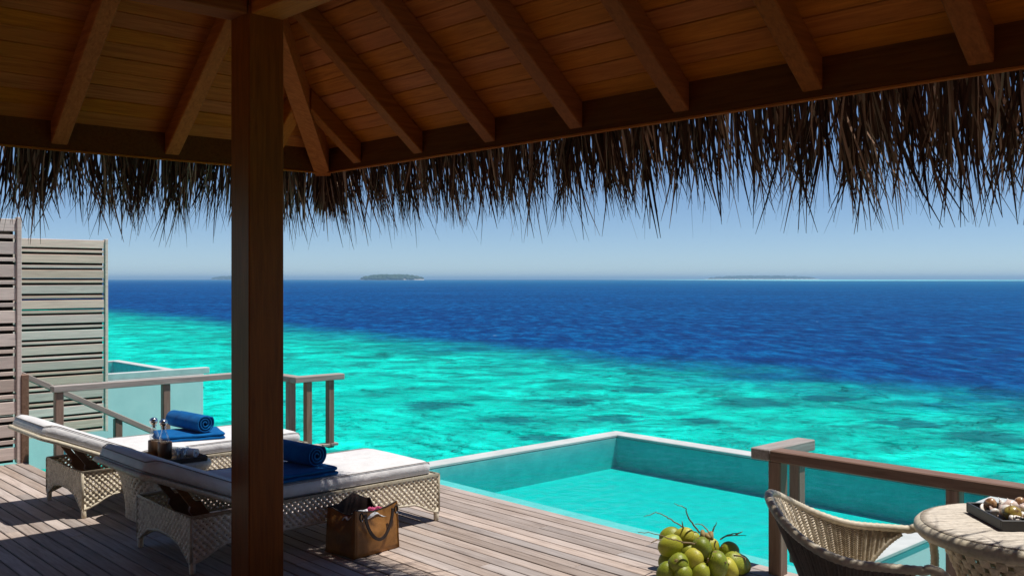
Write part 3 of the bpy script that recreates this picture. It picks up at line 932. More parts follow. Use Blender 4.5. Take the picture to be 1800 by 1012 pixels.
    pts.append(Vector((cp[-1][0], 0, cp[-1][1])))
    T = .097; y0, y1 = .012, LW-.012; rc = .030
    rings = []; N = len(pts); tube_t = []; tube_b = []; 
    for i, p in enumerate(pts):
        t = (pts[min(i+1,N-1)]-pts[max(i-1,0)]).normalized(); n = Vector((0,-1,0)).cross(t)
        if n.z < 0: n = -n
        de = min(i, N-1-i)*.035
        kk = 1.0
        inset = 0.0
        if de < .06: q = 1-de/.06; inset = .05*(1-math.sqrt(max(0,1-q*q))); kk = 1 - .30*q*q
        crease = max(0, 1-abs(p.x-.40)/.05)
        hgt = T*kk - .018*crease
        puff = .008*(1-crease)*min(1, de/.1)
        wob = .004*noise.noise(Vector((p.x*6, 3, 0)))
        sec = []
        ya, yb = y0+inset, y1-inset
        for (yy, w) in ((ya+rc*.9, .0), (ya+.003, rc*.5), (ya-.004, hgt*.5), (ya+.001, hgt-rc*.5), (ya+rc*.6, hgt-.004), (ya+rc*2.2, hgt+puff*.5), ((ya*2+yb)/3, hgt+puff+wob), ((ya+yb*2)/3, hgt+puff-wob), (yb-rc*2.2, hgt+puff*.5), (yb-rc*.6, hgt-.004), (yb-.001, hgt-rc*.5), (yb+.004, hgt*.5), (yb-.003, rc*.5), (yb-rc*.9, 0)):
            q = p + n*w; sec.append(Vector((q.x, yy, q.z)))
        rings.append(sec)
        q = p + n*(hgt-.004); tube_t.append((Vector((q.x, ya+.002, q.z)), Vector((q.x, yb-.002, q.z))))
        q = p + n*.012; tube_b.append((Vector((q.x, ya+.0, q.z)), Vector((q.x, yb, q.z))))
    MB().loft(rings).build('cushion', M['cushion'], root, True)
    cu = root.children[-1]
    pp = MB()
    for tb in (tube_t, tube_b):
        loop = [a for a, b in tb] + [b for a, b in reversed(tb)]
        pp.tube(loop, .0036, 5, closed=True)
    p_o = pp.build('piping', M['piping'], cu, True)
    return root
lg = lounger()
lg.location = (2.46, 5.435, 0)
tag(lg, 'cream wicker sun lounger nearest the pillar with brown bag beside it', 'sun lounger', 'wicker sun loungers')
lg2 = copy_tree(lg); lg2.location = (2.455, 7.25, 0)
tag(lg2, 'cream wicker sun lounger farther back by the left railing', 'sun lounger', 'wicker sun loungers')

# ------------------------------------------------------------------ towels
def towel_roll(L=.42, r=.072):
    mb = MB(); turns = 3.1; n = 96; th = .0135*r/.07
    ring = []
    for k in range(n+1):
        a = turns*2*math.pi*k/n; rad = .010 + (r-.010-th/2)*k/n
        rad *= 1+.03*math.sin(a*1.7)
        ring.append((math.cos(a)*rad, math.sin(a)*rad))
    def off(k, w):
        a = turns*2*math.pi*k/n; x, z = ring[k]; l = math.hypot(x, z) or 1
        return (x+x/l*w, z+z/l*w)
    ys = [0, .008, .05, L*.5, L-.05, L-.008, L]
    rings = []
    for yi_, y in enumerate(ys):
        kq = .55 if y in (0, L) else .84 if yi_ in (1, len(ys)-2) else 1
        outer = [off(k, th*.48*kq) for k in range(n+1)]; inner = [off(k, -th*.48*kq) for k in range(n, -1, -1)]
        rings.append([Vector((x, y, z + r)) for x, z in outer+inner])
    mb.loft(rings, caps=False)
    # cap ends as strips between outer and inner edge
    m2 = 2*(n+1); b = 0
    for base in (0, (len(ys)-1)*m2):
        for k in range(n):
            mb.f.append((base+k, base+k+1, base+m2-2-k, base+m2-1-k))
    return mb
def towel_fold(Lx=.42, Ly=.46, h=.052, lays=2):
    mb = MB()
    for lay in range(lays):
        z0 = lay*h/lays; rings = []
        es = [0, .002, .008, .018, .032, .05]
        xs = [-Lx/2+e for e in es] + [-Lx/2+.05+(Lx-.1)*k/10 for k in range(1, 10)] + [Lx/2-e for e in reversed(es)]
        for x in xs:
            e_ = min(x+Lx/2, Lx/2-x)
            kk = max(.12, math.sqrt(max(0, 1-(1-min(e_/.022, 1))**2)))
            inset = .03*(1-math.sqrt(max(0, 1-(1-min(e_/.05, 1))**2)))
            sec = []; hh = h/lays*kk*1.06; zc = z0+h/lays*.5
            for a in range(28):
                th = 2*math.pi*a/28; cy, sz = math.cos(th), math.sin(th)
                yy = (abs(cy)**.22)*(1 if cy > 0 else -1)*(Ly/2-inset-.010*lay)
                zz = (abs(sz)**.6)*(1 if sz > 0 else -1)*hh/2
                zz += .005*noise.noise(Vector((x*9, yy*9, lay*5)))*(sz > 0)
                sec.append(Vector((x+.010*noise.noise(Vector((yy*6, lay*3, 2))), yy+.008*noise.noise(Vector((x*6, lay*3, 7))), max(zc+zz, 0))))
            rings.append(sec)
        mb.loft(rings)
    return mb
ZT = .444
def put(mb, name, mat, loc, rz, label, cat, group):
    o = mb.build(name, mat, None, True, loc); o.rotation_euler = (0, 0, rz); tag(o, label, cat, group); return o
put(towel_fold(.50,.46), 'folded_towel', M['towel'], (3.26, 5.69, ZT-.004), R(2), 'folded blue towel under the roll on the nearer lounger', 'towel', 'folded blue towels on the loungers')
put(towel_roll(.50,.084), 'rolled_towel', M['towel'], (3.40, 5.57, ZT+.040), R(6), 'rolled blue towel on the nearer lounger right of the pillar', 'towel', 'rolled blue towels on the loungers')
put(towel_fold(.52,.44), 'folded_towel', M['towel'], (3.42, 7.60, ZT-.004), R(-16), 'folded blue towel under the roll on the farther lounger', 'towel', 'folded blue towels on the loungers')
put(towel_roll(.54,.084), 'rolled_towel', M['towel'], (3.476, 7.41, ZT+.042), R(4), 'rolled blue towel on the farther lounger left of the pillar', 'towel', 'rolled blue towels on the loungers')

# ------------------------------------------------------------------ wicker side table with tray
st = empty('side_table', (2.92, 6.92, 0)); tag(st, 'small cream wicker side table between the two loungers', 'side table')
def rrect(hx, hy, r, n=6):
    out = []
    for (cx, cy, a0) in ((hx-r,hy-r,0),(-hx+r,hy-r,90),(-hx+r,-hy+r,180),(hx-r,-hy+r,270)):
        for k in range(n+1):
            a = R(a0+90*k/n); out.append((cx+r*math.cos(a), cy+r*math.sin(a)))
    return out
tz = .405
rg = [[(x*k, y*k, z) for x, y in rrect(.31,.265,.17)] for k, z in ((.9,tz-.055),(.98,tz-.05),(1,tz-.03),(1,tz-.012),(.97,tz),(.5,tz+.001))]
MB().loft([[Vector(p) for p in r_] for r_ in rg]).build('table_top', M['rope'], st, True)
def resample(pl, n):
    seg = [math.dist(pl[i], pl[(i+1) % len(pl)]) for i in range(len(pl))]; tot = sum(seg); out = []; i = 0; acc = 0
    for k in range(n):
        d = tot*k/n
        while acc+seg[i] < d: acc += seg[i]; i += 1
        f = (d-acc)/seg[i]; a, b = pl[i], pl[(i+1) % len(pl)]
        out.append((a[0]+(b[0]-a[0])*f, a[1]+(b[1]-a[1])*f))
    return out
base = resample(rrect(.31,.265,.17, 14), 76); m_ = len(base)
def fnb(u, v, w):
    u = u % m_; i = int(u); f = u-i
    x = base[i][0]*(1-f)+base[(i+1)%m_][0]*f; y = base[i][1]*(1-f)+base[(i+1)%m_][1]*f
    t = v/14; k = .93 - .16*math.sin(t*math.pi*.55); k += w*3
    return Vector((x*k, y*k, (tz-.055)*(1-t)+.012))
weave(b_ := MB(), fnb, m_, 14, None, .27, .003); b_.build('woven_base', M['rattan'], st, False, None, .006)
tr = empty('serving_tray', (2.985, 6.96, tz+.002), R(-3)); tag(tr, 'dark wooden serving tray on the wicker side table', 'tray')
th_ = .19; tl = .235
MB().box(-th_, th_, -tl, tl, 0, .008, .002).build('base', M['tray_in'], tr)
for a in ((-th_-.006,-th_+.006,-tl,tl),(th_-.006,th_+.006,-tl,tl),(-th_+.007,th_-.007,-tl-.006,-tl+.006),(-th_+.007,th_-.007,tl-.006,tl+.006)):
    MB().box(a[0],a[1],a[2],a[3],-.0,.036,.003).build('side', M['tray'], tr)
cz = tz+.0105
cups = [((2.925,7.085,cz),'taller set back'),((2.945,6.955,cz),'nearer')]
for (p, w), lab in zip(cups, ('dark wooden cup standing behind the other on the tray','dark wooden cup standing nearer the tray corner')):
    o = MB().lathe([(.044,0),(.049,.004),(.052,.06),(.051,.122),(.047,.126),(.042,.122),(.041,.02),(.0,.018)], (0,0,0), 24, True, False).build('wooden_cup', M['bamboo'], None, True, p)
    tag(o, lab, 'cup', 'wooden cups on the tray')
for (p, w), lab in zip(cups, ('clear glass bottle standing in the rear wooden cup','clear glass bottle standing in the nearer wooden cup')):
    bt = empty('glass_bottle', (p[0], p[1], p[2]+.022)); bt.rotation_euler = (R(3), R(-4), 0)
    tag(bt, lab, 'bottle', 'glass bottles in the wooden cups')
    MB().lathe([(.030,0),(.034,.01),(.034,.14),(.026,.165),(.017,.185),(.0155,.205),(.021,.211),(.021,.217)], (0,0,0), 20).build('body', M['glass'], bt, True)
    MB().lathe([(.029,.004),(.029,.12)], (0,0,0), 16).build('paper_label', M['whitecloth'], bt, True) if False else None
    MB().lathe([(.010,.2),(.013,.222),(.026,.232),(.031,.25),(.026,.268),(.012,.276)], (0,0,0), 16).build('stopper', M['silver'], bt, True)
for i, (x, y) in enumerate(((3.01,6.96),(3.02,6.84),(3.07,6.91))):
    o = MB().lathe([(.030,0),(.036,.002),(.0385,.075),(.0365,.075),(.034,.012),(0,.010)], (0,0,0), 20, True, False).build('drinking_glass', M['glass'], None, True, (x,y,cz))
    tag(o, ('clear tumbler beside the cups on the tray','clear tumbler at the front edge of the tray','clear tumbler next to the white rolled cloths')[i], 'glass', 'tumblers on the tray')
for i, (x, y, a) in enumerate(((3.125,6.86,30),(3.115,6.99,20))):
    mb = towel_roll(.13,.040)
    o = put(mb, 'rolled_face_cloth', M['whitecloth'], (x, y-.04, cz), R(a), ('white rolled face cloth at the front right of the tray','white rolled face cloth behind the other on the tray')[i], 'cloth', 'white rolled cloths on the tray')

# ------------------------------------------------------------------ tote bag
bag = empty('tote_bag', (3.328, 5.022, 0), R(6)); tag(bag, 'tan leather tote bag with dark handles on the deck by the lounger', 'bag')
def bag_shell():
    mb = MB(); nx, ny, nz = 12, 9, 9; W, D, H = .375, .285, .29
    per = [(i/nx, 0) for i in range(nx)] + [(1, i/ny) for i in range(ny)] + [(1-i/nx, 1) for i in range(nx)] + [(0, 1-i/ny) for i in range(ny)]
    rings = []
    for k in range(nz+1):
        t = k/nz; ring = []
        for (a, b) in per:
            tp = 1 - .06*t
            x = W/2 + (a-.5)*W*tp; y = D/2 + (b-.5)*D*tp
            bu = .016*math.sin(math.pi*min(t*1.1,1))
            if b == 0: y -= bu*math.sin(math.pi*a) - .020*t*math.sin(math.pi*a)*(t > .6)
            if b == 1: y += bu*math.sin(math.pi*a)
            if a == 0: x -= bu*math.sin(math.pi*b) - .05*t*t*math.sin(math.pi*b)
            if a == 1: x += bu*math.sin(math.pi*b) - .05*t*t*math.sin(math.pi*b)
            top = H
            if b == 0: top = H - .035*math.sin(math.pi*a) + .012
            elif b == 1: top = H - .005 + .055*max(0, 1-abs(a-.58)/.34)
            elif a in (0, 1): top = H + .01 - .055*math.sin(math.pi*b)
            n_ = .005*noise.noise(Vector((a*5+b*3, t*5, b*4)))
            ring.append(Vector((x+n_, y+n_, .003 + top*t)))
        rings.append(ring)
    return rings
rings = bag_shell()
mb = MB().loft(rings, caps=False); n_ = len(rings[0]); mb.f.append(tuple(range(n_-1,-1,-1)))
mb.build('body', M['leather'], bag, True)
inn = [[Vector((.1875+(p.x-.1875)*.975, .1425+(p.y-.1425)*.965, p.z-.001)) for p in r_] for r_ in rings]
MB().loft(inn[2:], caps=False).build('lining', M['lining'], bag, True)
MB().tube(rings[-1], .0035, 6, closed=True).build('top_edge', M['leather_dark'], bag, True)
sm = MB()
for (a, b) in ((0,0),):
    sm.tube([r_[0] + Vector((.004,-.002,0)) for r_ in rings], .0035, 5)
sm.tube([r_[12] + Vector((-.0,-.002,0)) for r_ in rings], .0035, 5)
sm.build('seam', M['leather'], bag, True)
def strap(pts, w, th, name='handle'):
    mb = MB(); pts = [Vector(p) for p in pts]; rings = []
    for i, p in enumerate(pts):
        t = (pts[min(i+1,len(pts)-1)]-pts[max(i-1,0)]).normalized(); b = Vector((0,-1,0)); s = t.cross(b).normalized()
        rings.append([p+s*w+b*th, p+s*w-b*th, p-s*w-b*th, p-s*w+b*th])
    return mb.loft(rings).build(name, M['leather_dark'], bag)
hp = []
for k in range(17):
    a = math.pi*k/16; x = .185 + .115*math.cos(math.pi-a)*(1-.25*math.sin(a)); z = .275 - .175*math.sin(a)**.8
    hp.append((x, -.026-.012*math.sin(a), z))
strap(hp, .010, .0035)
hb = []
for k in range(17):
    a = math.pi*k/16; x = .2 + .10*math.cos(math.pi-a); hb.append((x, .296, .28-.16*math.sin(a)**.8))
strap(hb, .010, .0035)
for (x, y) in ((.045,-.012),(.335,-.012)):
    MB().tube([(x+.013*math.cos(2*math.pi*k/12), y-.008, .262+.026*math.sin(2*math.pi*k/12)) for k in range(12)], .005, 6, closed=True).build('ring', M['leather_dark'], bag, True)
    MB().lathe([(.006,0),(.006,.004)], (0,0,0), 10).xf(Matrix.Translation((x,y-.012,.24)) @ Matrix.Rotation(R(90),4,'X')).build('rivet', M['silver'], bag, True)
def cloth(name, mat, cx, cy, sx, sy, z, seed, lab):
    mb = MB(); n = 12; vs = []
    for i in range(n+1):
        for j_ in range(n+1):
            u, v = i/n-.5, j_/n-.5
            vs.append((cx+u*sx, cy+v*sy, z + .03*noise.noise(Vector((u*4+seed, v*4, seed))) - .12*max(0, (u*u+v*v)-.16)))
    fs = [(i*(n+1)+j_, i*(n+1)+j_+1, (i+1)*(n+1)+j_+1, (i+1)*(n+1)+j_) for i in range(n) for j_ in range(n)]
    o = mb.add(vs, fs).build(name, mat, None, True, None, .006)
    o.location = bag.location; o.rotation_euler = bag.rotation_euler; tag(o, lab, 'cloth')
cloth('white_cloth', M['whitecloth'], .17, .09, .26, .15, .250, 2, 'white cloth showing at the top of the tan bag')
cloth('pink_cloth', M['pinkcloth'], .255, .08, .11, .11, .262, 9, 'magenta printed cloth folded inside the tan bag')

# ------------------------------------------------------------------ green coconuts
bp_f, bp_cx, bp_cy = 1676.0, 900.0, 490.5
def at(px, py, d):
    r_ = (px-bp_cx)/bp_f*d; return rd(r_, d, 1.75 - (py-bp_cy)/bp_f*d)
cc = empty('coconut_bunch', at(1235, 985, 5.68)); cc.location.z = 0
tag(cc, 'bunch of green and yellow coconuts with dry twigs at the pool edge', 'coconuts')
def coco_mesh(seed):
    mb = MB(); n, m2 = 18, 14; rings = []
    for i in range(m2+1):
        t = i/m2; ph = math.pi*t
        z = -math.cos(ph)*1.22; r_ = math.sin(ph)**.88
        r_ *= 1 + .10*math.cos(ph)*-1*.6
        rings.append([Vector((r_*math.cos(2*math.pi*k/n)*(1+.06*math.cos(3*2*math.pi*k/n+seed)), r_*math.sin(2*math.pi*k/n)*(1+.06*math.cos(3*2*math.pi*k/n+seed)), z)) for k in range(n)])
    return mb.loft(rings[1:-1])
cmesh = [coco_mesh(s_).mesh('coconut', M['coconut'], True) for s_ in range(3)]
cal = MB()
for k in range(6):
    a = 2*math.pi*k/6
    cal.add([Vector((0,0,1.25)), Vector((.42*math.cos(a-.4), .42*math.sin(a-.4), 1.14)), Vector((.66*math.cos(a), .66*math.sin(a), 1.0)), Vector((.42*math.cos(a+.4), .42*math.sin(a+.4), 1.14))], [(0,1,2,3)])
calm = cal.mesh('calyx', M['calyx'])
nuts = [  # px, py, depth, radius, stem direction (right, up, toward viewer), calyx
 (1178,958,5.60,.062,(.9,.35,-.1)),(1203,943,5.72,.052,(.85,.25,.3)),(1178,943,5.78,.058,(.8,.3,0)),(1235,964,5.55,.056,(-.35,.9,.1)),
 (1219,984,5.52,.058,(.35,.9,.15)),(1194,992,5.50,.062,(-.35,.55,.75)),(1261,991,5.52,.063,(-.2,.95,.1)),(1293,990,5.62,.063,(-.85,.5,0)),
 (1283,967,5.72,.052,(-.8,.4,.3)),(1171,1010,5.50,.058,(.5,.8,0)),(1175,984,5.62,.056,(.6,.75,0)),(1231,1010,5.48,.056,(.1,.95,0)),
 (1282,1010,5.58,.058,(-.5,.8,0)),(1217,950,5.72,.050,(.3,.9,0)),(1199,1014,5.46,.054,(.2,.9,.2)),(1250,962,5.74,.050,(-.1,.9,-.1)),
 (1262,1012,5.66,.056,(-.2,.9,0)),(1205,970,5.70,.056,(.4,.8,0)),(1240,985,5.74,.058,(0,1,0)),(1302,1008,5.68,.054,(-.8,.5,0)),(1215,1005,5.70,.056,(.3,.8,0)),(1250,1012,5.60,.054,(-.1,.9,.1))]
for i, (px_, py_, d_, r_, sd) in enumerate(nuts):
    p = at(px_, py_, d_); p.z = max(p.z, r_*1.0)
    dirv = Vector((C0*sd[0]-S0*sd[2], -S0*sd[0]-C0*sd[2], sd[1])).normalized()
    o = link('coconut', cmesh[i % 3], cc); o.location = p - cc.location
    o.rotation_euler = dirv.to_track_quat('Z', 'Y').to_euler()
    s_ = r_*random.uniform(.95, 1.05); o.scale = (s_, s_, s_)
    ca_ = link('calyx', calm, o)
def zt_(x, y): return (1120+x/7.668, 880+y/7.668)
tw = [[(750,440),(680,395),(600,340),(530,295),(460,250),(400,215),(340,180),(250,155),(170,185),(90,205)],
 [(840,420),(760,320),(700,240),(670,170),(660,110),(600,70),(560,62),(500,35)],[(970,430),(940,380),(880,320),(780,310)],
 [(1020,400),(1040,350),(1075,290)],[(1120,520),(1200,470),(1330,460),(1470,460)],[(1330,462),(1380,430),(1420,410)],[(1200,472),(1290,440),(1390,430)],
 [(770,570),(620,550),(520,520),(420,500),(280,450),(150,425),(0,420)],[(1190,820),(1240,850),(1290,880)],[(1310,730),(1400,745),(1465,775),(1450,830)],
 [(960,770),(940,860),(880,950),(830,1030)],[(620,370),(612,320),(605,270)],[(1060,540),(1040,610),(1080,690)],[(370,520),(270,520),(190,560)],[(380,870),(290,880),(220,920)]]
for k, pl in enumerate(tw):
    d0 = 5.72 if k not in (7,10,9,8,12) else 5.46
    pts = []
    for (a, b) in zip(pl[:-1], pl[1:]):
        for s_ in range(3):
            f_ = s_/3; x, y = a[0]+(b[0]-a[0])*f_, a[1]+(b[1]-a[1])*f_
            pts.append((x, y))
    pts.append(pl[-1])
    q = []
    for i, (x, y) in enumerate(pts):
        v = at(*zt_(x, y), d0 - .10*math.sin(i/len(pts)*2.0)*(1 if k % 2 else -1)) - cc.location
        q.append(v + Vector((random.gauss(0,.0015), random.gauss(0,.0015), random.gauss(0,.0015))))
    rs_ = [.0052*(1-.7*i/len(q)) for i in range(len(q))]
    MB().tube(q, rs_, 6).build('twig', M['twig'], cc, True)
stk = [at(1232,1000,5.68)-cc.location, at(1238,960,5.68)-cc.location, at(1240,936,5.68)-cc.location]
MB().tube(stk, [.03,.028,.02], 10).build('stalk', M['calyx'], cc, True)
for (a, b) in (((880,400),(900,500)),((1000,420),(1010,520)),((860,470),(930,540)),((940,460),(980,500))):
    MB().tube([at(*zt_(*a),5.62)-cc.location, at(*zt_((a[0]+b[0])/2-8,(a[1]+b[1])/2),5.6)-cc.location, at(*zt_(*b),5.58)-cc.location], [.012,.016,.009], 7).build('stalk', M['calyx'], cc, True)

# ------------------------------------------------------------------ round wicker table and shells
tb = empty('round_table', (4.258, 1.442, 0)); tag(tb, 'round pale wicker table holding a tray of shells', 'table')
TZ = .725; TR = .43
def table_top():
    mb = MB(); n = 72
    prof = [(.30,TZ-.062),(.38,TZ-.066),(.418,TZ-.056),(.432,TZ-.036),(.43,TZ-.016),(.417,TZ-.003),(.40,TZ)]
    mb.lathe(prof, (0,0,0), n, True, False)
    return mb
table_top().build('rim', M['rope'], tb, True)
# parallel strands laid across the top
ws = MB(); y = -.402
while y < .402:
    half = math.sqrt(max(.0, .404**2 - y*y)); w = random.uniform(.0055, .0085)
    if half > .02:
        segs = 18; pts = []
        for k in range(segs+1):
            x = -half + 2*half*k/segs
            pts.append((x, y + .004*noise.noise(Vector((x*5, y*7, 0))), TZ + .0012 + .0022*noise.noise(Vector((x*22, y*40, 1)))))
        ws.tube(pts, w*.56, 5, flat=.6)
    y += w
o = ws.build('woven_top', M['rattan_top'], tb, True); o.rotation_euler = (0, 0, R(-38)); o['kind'] = 'stuff'
nb = 60
def fnt(u, v, w):
    a = 2*math.pi*u/nb; t = v/22; r_ = .335 - .14*math.sin(min(t*1.5,1)*math.pi/2) + .10*max(0,t-.55)**1.5*2 + w
    return Vector((r_*math.cos(a), r_*math.sin(a), (TZ-.06)*(1-t)+.004))
weave(b_ := MB(), fnt, nb, 22, None, .36, .004); b_.build('woven_base', M['rattan_chair'], tb, False, None, .008)
p0, p1 = Vector((4.31,1.705,TZ+.006)), Vector((4.085,1.475,TZ+.006))
ev = (p1-p0); S_ = ev.length; ev.normalize(); nv_ = Vector((-ev.y, ev.x, 0))
if nv_.dot(Vector((.73,-.68,0))) < 0: nv_ = -nv_
tc_ = (p0+p1)/2 + nv_*S_/2
ty = empty('shell_tray', tc_, math.atan2(ev.y, ev.x)); tag(ty, 'charcoal square tray of sea shells on the round table', 'tray')
hs = S_/2
MB().box(-hs+.006, hs-.006, -hs+.006, hs-.006, 0, .01, .002).build('base', M['greytray'], ty)
for a in ((-hs,-hs+.010,-hs,hs),(hs-.010,hs,-hs,hs),(-hs+.011,hs-.011,-hs,-hs+.010),(-hs+.011,hs-.011,hs-.010,hs)):
    MB().box(*a, .0, .042, .002).build('side', M['greytray'], ty)
def shell_dome(r_, h):
    return MB().lathe([(r_*.35,-h*.25),(r_*.8,-h*.1),(r_,h*.1),(r_*.93,h*.42),(r_*.7,h*.75),(r_*.35,h*.95),(.001,h)], (0,0,0), 16)
def shell_spiral(r_, L):
    mb = MB(); pts = []; rs_ = []
    for k in range(46):
        t = k/45; a = t*2*math.pi*4; q = (1-t)**1.2
        pts.append((r_*.55*q*math.cos(a), r_*.55*q*math.sin(a), L*t)); rs_.append(max(.0012, r_*.62*q))
    return mb.tube(pts, rs_, 9)
def shell_fan(r_):
    mb = MB(); n = 26; vs = [Vector((0,0,.0))]; 
    rows = []
    for j_ in range(1, 6):
        row = []
        for k in range(n+1):
            a = R(-68 + 136*k/n); q = r_*j_/5
            row.append(Vector((q*math.sin(a), q*math.cos(a), .35*r_*math.sin(j_/5*2.2)+.03*r_*(1 if k % 2 else -1)*j_/5)))
        rows.append(row)
    mb.loft(rows, caps=False, closed=False); b = len(mb.v); mb.v.append((0,0,0))
    for k in range(n): mb.f.append((b, k+1, k))
    return mb
rs2 = random.Random(4)
def put_shell(name, mb, mat, u, v, z, rot, lab, smooth=True, solid=0):
    o = mb.build(name, mat, None, smooth, tc_ + ev*u + nv_*v + Vector((0,0,z)), solid); o.rotation_euler = rot
    tag(o, lab, 'shell', 'sea shells heaped in the tray')
put_shell('sea_shell', shell_dome(.040,.052), M['shell_green'], .055, -.075, .030, (.5,.2,0), 'large green and brown domed shell in the middle of the tray')
put_shell('sea_shell', shell_dome(.027,.036), M['shell_brown'], -.105, -.085, .040, (.2,-.4,1), 'brown domed shell at the back left of the shell tray')
put_shell('sea_shell', shell_spiral(.028,.07), M['shell_brown'], .112, -.03, .034, (1.3,.2,.6), 'brown spiral shell at the front of the shell tray')
put_shell('sea_shell', shell_dome(.024,.03), M['shell_brown'], -.06, .02, .060, (.4,.3,0), 'brown rounded shell behind the big green shell')
put_shell('sea_shell', shell_spiral(.034,.08), M['shell_pink'], -.03, -.03, .045, (1.2,0,2.1), 'pink spiral conch beside the big green shell')
for k in range(34):
    u, v = rs2.uniform(-.115,.115), rs2.uniform(-.115,.115)
    z = .022 + .034*max(0, 1-(u*u+v*v)/.02)*rs2.uniform(.5,1)
    rot = (rs2.uniform(-1.3,1.3), rs2.uniform(-1,1), rs2.uniform(0,6))
    kind = k % 3; r_ = rs2.uniform(.016,.028)
    mb = shell_fan(r_*1.3) if kind == 0 else shell_spiral(r_, r_*2.4) if kind == 1 else shell_dome(r_, r_*1.1)
    put_shell('sea_shell', mb, M['shell_white'] if k % 4 else M['shell_pink'], u, v, z, rot, 'small pale sea shell heaped with others in the dark tray', True, .002 if kind == 0 else 0)

# ------------------------------------------------------------------ wicker armchair
fx, fy = C0*.95 - S0*.31, -S0*.95 - C0*.31
ch = empty('wicker_armchair', (3.88, 2.02, 0), math.atan2(fy, fx)); tag(ch, 'cream wicker tub armchair with curved arms facing the round table', 'armchair')
CW = .325
def smooth(a, b, x):
    t = min(max((x-a)/(b-a), 0), 1); return t*t*(3-2*t)
def rim_xy(t):                          # t 0..1 from the near arm round the back to the far arm
    a = math.pi*(t-.5)*1.0
    s = t*2-1
    # straight sides then a round back
    L1, rad = .34, CW
    tot = 2*L1 + math.pi*rad; q = t*tot
    if q < L1: return (.28-q*.92, -rad)
    if q > tot-L1: return (.28-(tot-q)*.92, rad)
    an = (q-L1)/rad
    x0 = .28-L1*.92
    return (x0 - rad*.95*math.sin(an), -rad*math.cos(an))
def rim_z(t):
    s = abs(t*2-1); return .605 + .185*smooth(.75, .0, s)**1.25
def wmax(t):
    s = abs(t*2-1); return smooth(1.0, .60, s)
SEATZ = .40
def shell(t, w, off=0.0):
    x, y = rim_xy(t); zr_ = rim_z(t)
    z = zr_ + (SEATZ-.06-zr_)*w
    k = 1 - .27*(w**.9)
    lean = .10*(w)*smooth(.85, 0, abs(t*2-1))
    cxl = -.02
    px_ = cxl + (x-cxl)*k + lean; py_ = y*(1-.27*w)
    e_ = .002
    return Vector((px_ - (-(x-cxl))*0, py_, z)) + (Vector((x+.03, y, .0)).normalized()*off if True else 0)
nt_, nw = 110, 26
body = MB()
rows = []
for j_ in range(nw+1):
    rows.append([shell(i/nt_, wmax(i/nt_)*j_/nw) for i in range(nt_+1)])
body.loft([list(r_) for r_ in rows], caps=False, closed=False)
body.build('shell', M['rattan_shaded'], ch, True, None, .012)
# herringbone strands on the inner face
hb_ = MB(); na, nh = 74, 30
for i in range(na):
    for j_ in range(nh):
        t0, t1 = (i+.0)/na, (i+1.0)/na
        wm0, wm1 = wmax(t0), wmax(t1)
        if min(wm0, wm1) < .04: continue
        sl = 1.3 if i % 2 else -1.3
        def pt(t, j2, of): return shell(t, wmax(t)*min(max(j2/nh, 0), 1), -of)
        ja, jb = j_+.16, j_+.84
        c = [pt(t0, ja-sl/2, .008), pt(t1, ja+sl/2, .008), pt(t1, jb+sl/2, .008), pt(t0, jb-sl/2, .008)]
        m1, m2_ = pt(t0*.8+t1*.2, (ja+jb)/2-sl*.3, .0135), pt(t0*.2+t1*.8, (ja+jb)/2+sl*.3, .0135)
        hb_.add(c+[m1, m2_], [(0,1,5,4),(1,2,5),(2,3,4,5),(3,0,4)])
o = hb_.build('woven_lining', M['rattan_chair'], ch, True); o['kind'] = 'stuff'
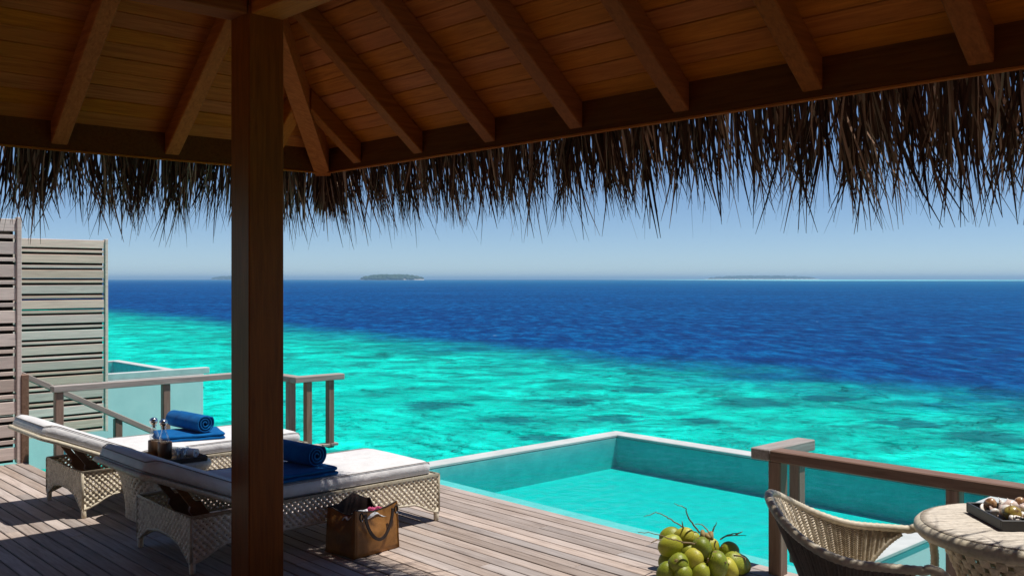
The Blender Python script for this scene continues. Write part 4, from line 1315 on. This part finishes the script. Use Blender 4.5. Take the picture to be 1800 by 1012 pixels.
# upright strands on the outer face
os_ = MB(); nstr = 104
for i in range(nstr):
    t = (i+.5)/nstr; wm = wmax(t)
    if wm < .08: continue
    pts = [shell(t, wm*k/12, .0085 + .0012*((k+i) % 2)) for k in range(13)]
    os_.tube(pts, .0036, 5, flat=.8)
o = os_.build('outer_strands', M['rattan_shaded'], ch, True); o['kind'] = 'stuff'
# wrapped rim, arms and legs
def wrapped(path, r_, name, mat=M['rope'], step=.0075, amp=.0012):
    path = [Vector(p) for p in path]; out = []; rr_ = []
    acc = 0; seg = 0
    for a, b in zip(path[:-1], path[1:]):
        n = max(1, int((b-a).length/step))
        for k in range(n):
            out.append(a.lerp(b, k/n)); rr_.append(r_ + (amp if len(out) % 2 else -amp))
    out.append(path[-1]); rr_.append(r_)
    return MB().tube(out, rr_, 10).build(name, mat, ch, True)
rp_ = []
for i in range(121):
    t = i/120; x, y = rim_xy(t); rp_.append(Vector((x, y, rim_z(t)+.004)))
fr = []
for sgn in (1, -1):
    pts = [(.28,sgn*CW,.619),(.315,sgn*CW,.612),(.345,sgn*CW,.590),(.362,sgn*CW,.555),(.368,sgn*(CW-.002),.50),(.366,sgn*(CW-.012),.40),(.355,sgn*(CW-.02),.2),(.35,sgn*(CW-.025),.0)]
    fr.append([Vector(p) for p in pts])
wrapped(list(reversed(fr[1])) + rp_[1:-1] + fr[0], .0185, 'rim')
for lo, hi in ((.0, .5), (.5, 1.0)):
    ed = [shell(lo+(hi-lo)*k/50, wmax(lo+(hi-lo)*k/50)) for k in range(51)]
    ed = [p for k, p in enumerate(ed) if wmax(lo+(hi-lo)*k/50) > .03]
    wrapped(ed, .012, 'edge')
for sgn in (1, -1):
    wrapped([(-.24,sgn*.2,.36),(-.27,sgn*.22,.15),(-.285,sgn*.23,0)], .018, 'leg')
se = MB(); rgs = []
for (k, z) in ((1,SEATZ-.06),(1,SEATZ-.03),(.93,SEATZ-.012),(.5,SEATZ-.01)):
    rgs.append([Vector((-.0+ (.33*k if abs(a) < 0 else 0) + .29*k*(abs(math.cos(a))**.6)*(1 if math.cos(a)>0 else -1)+.05, .275*k*(abs(math.sin(a))**.6)*(1 if math.sin(a)>0 else -1), z)) for a in [2*math.pi*q/40 for q in range(40)]])
se.loft(rgs).build('seat', M['rattan_chair'], ch, True)
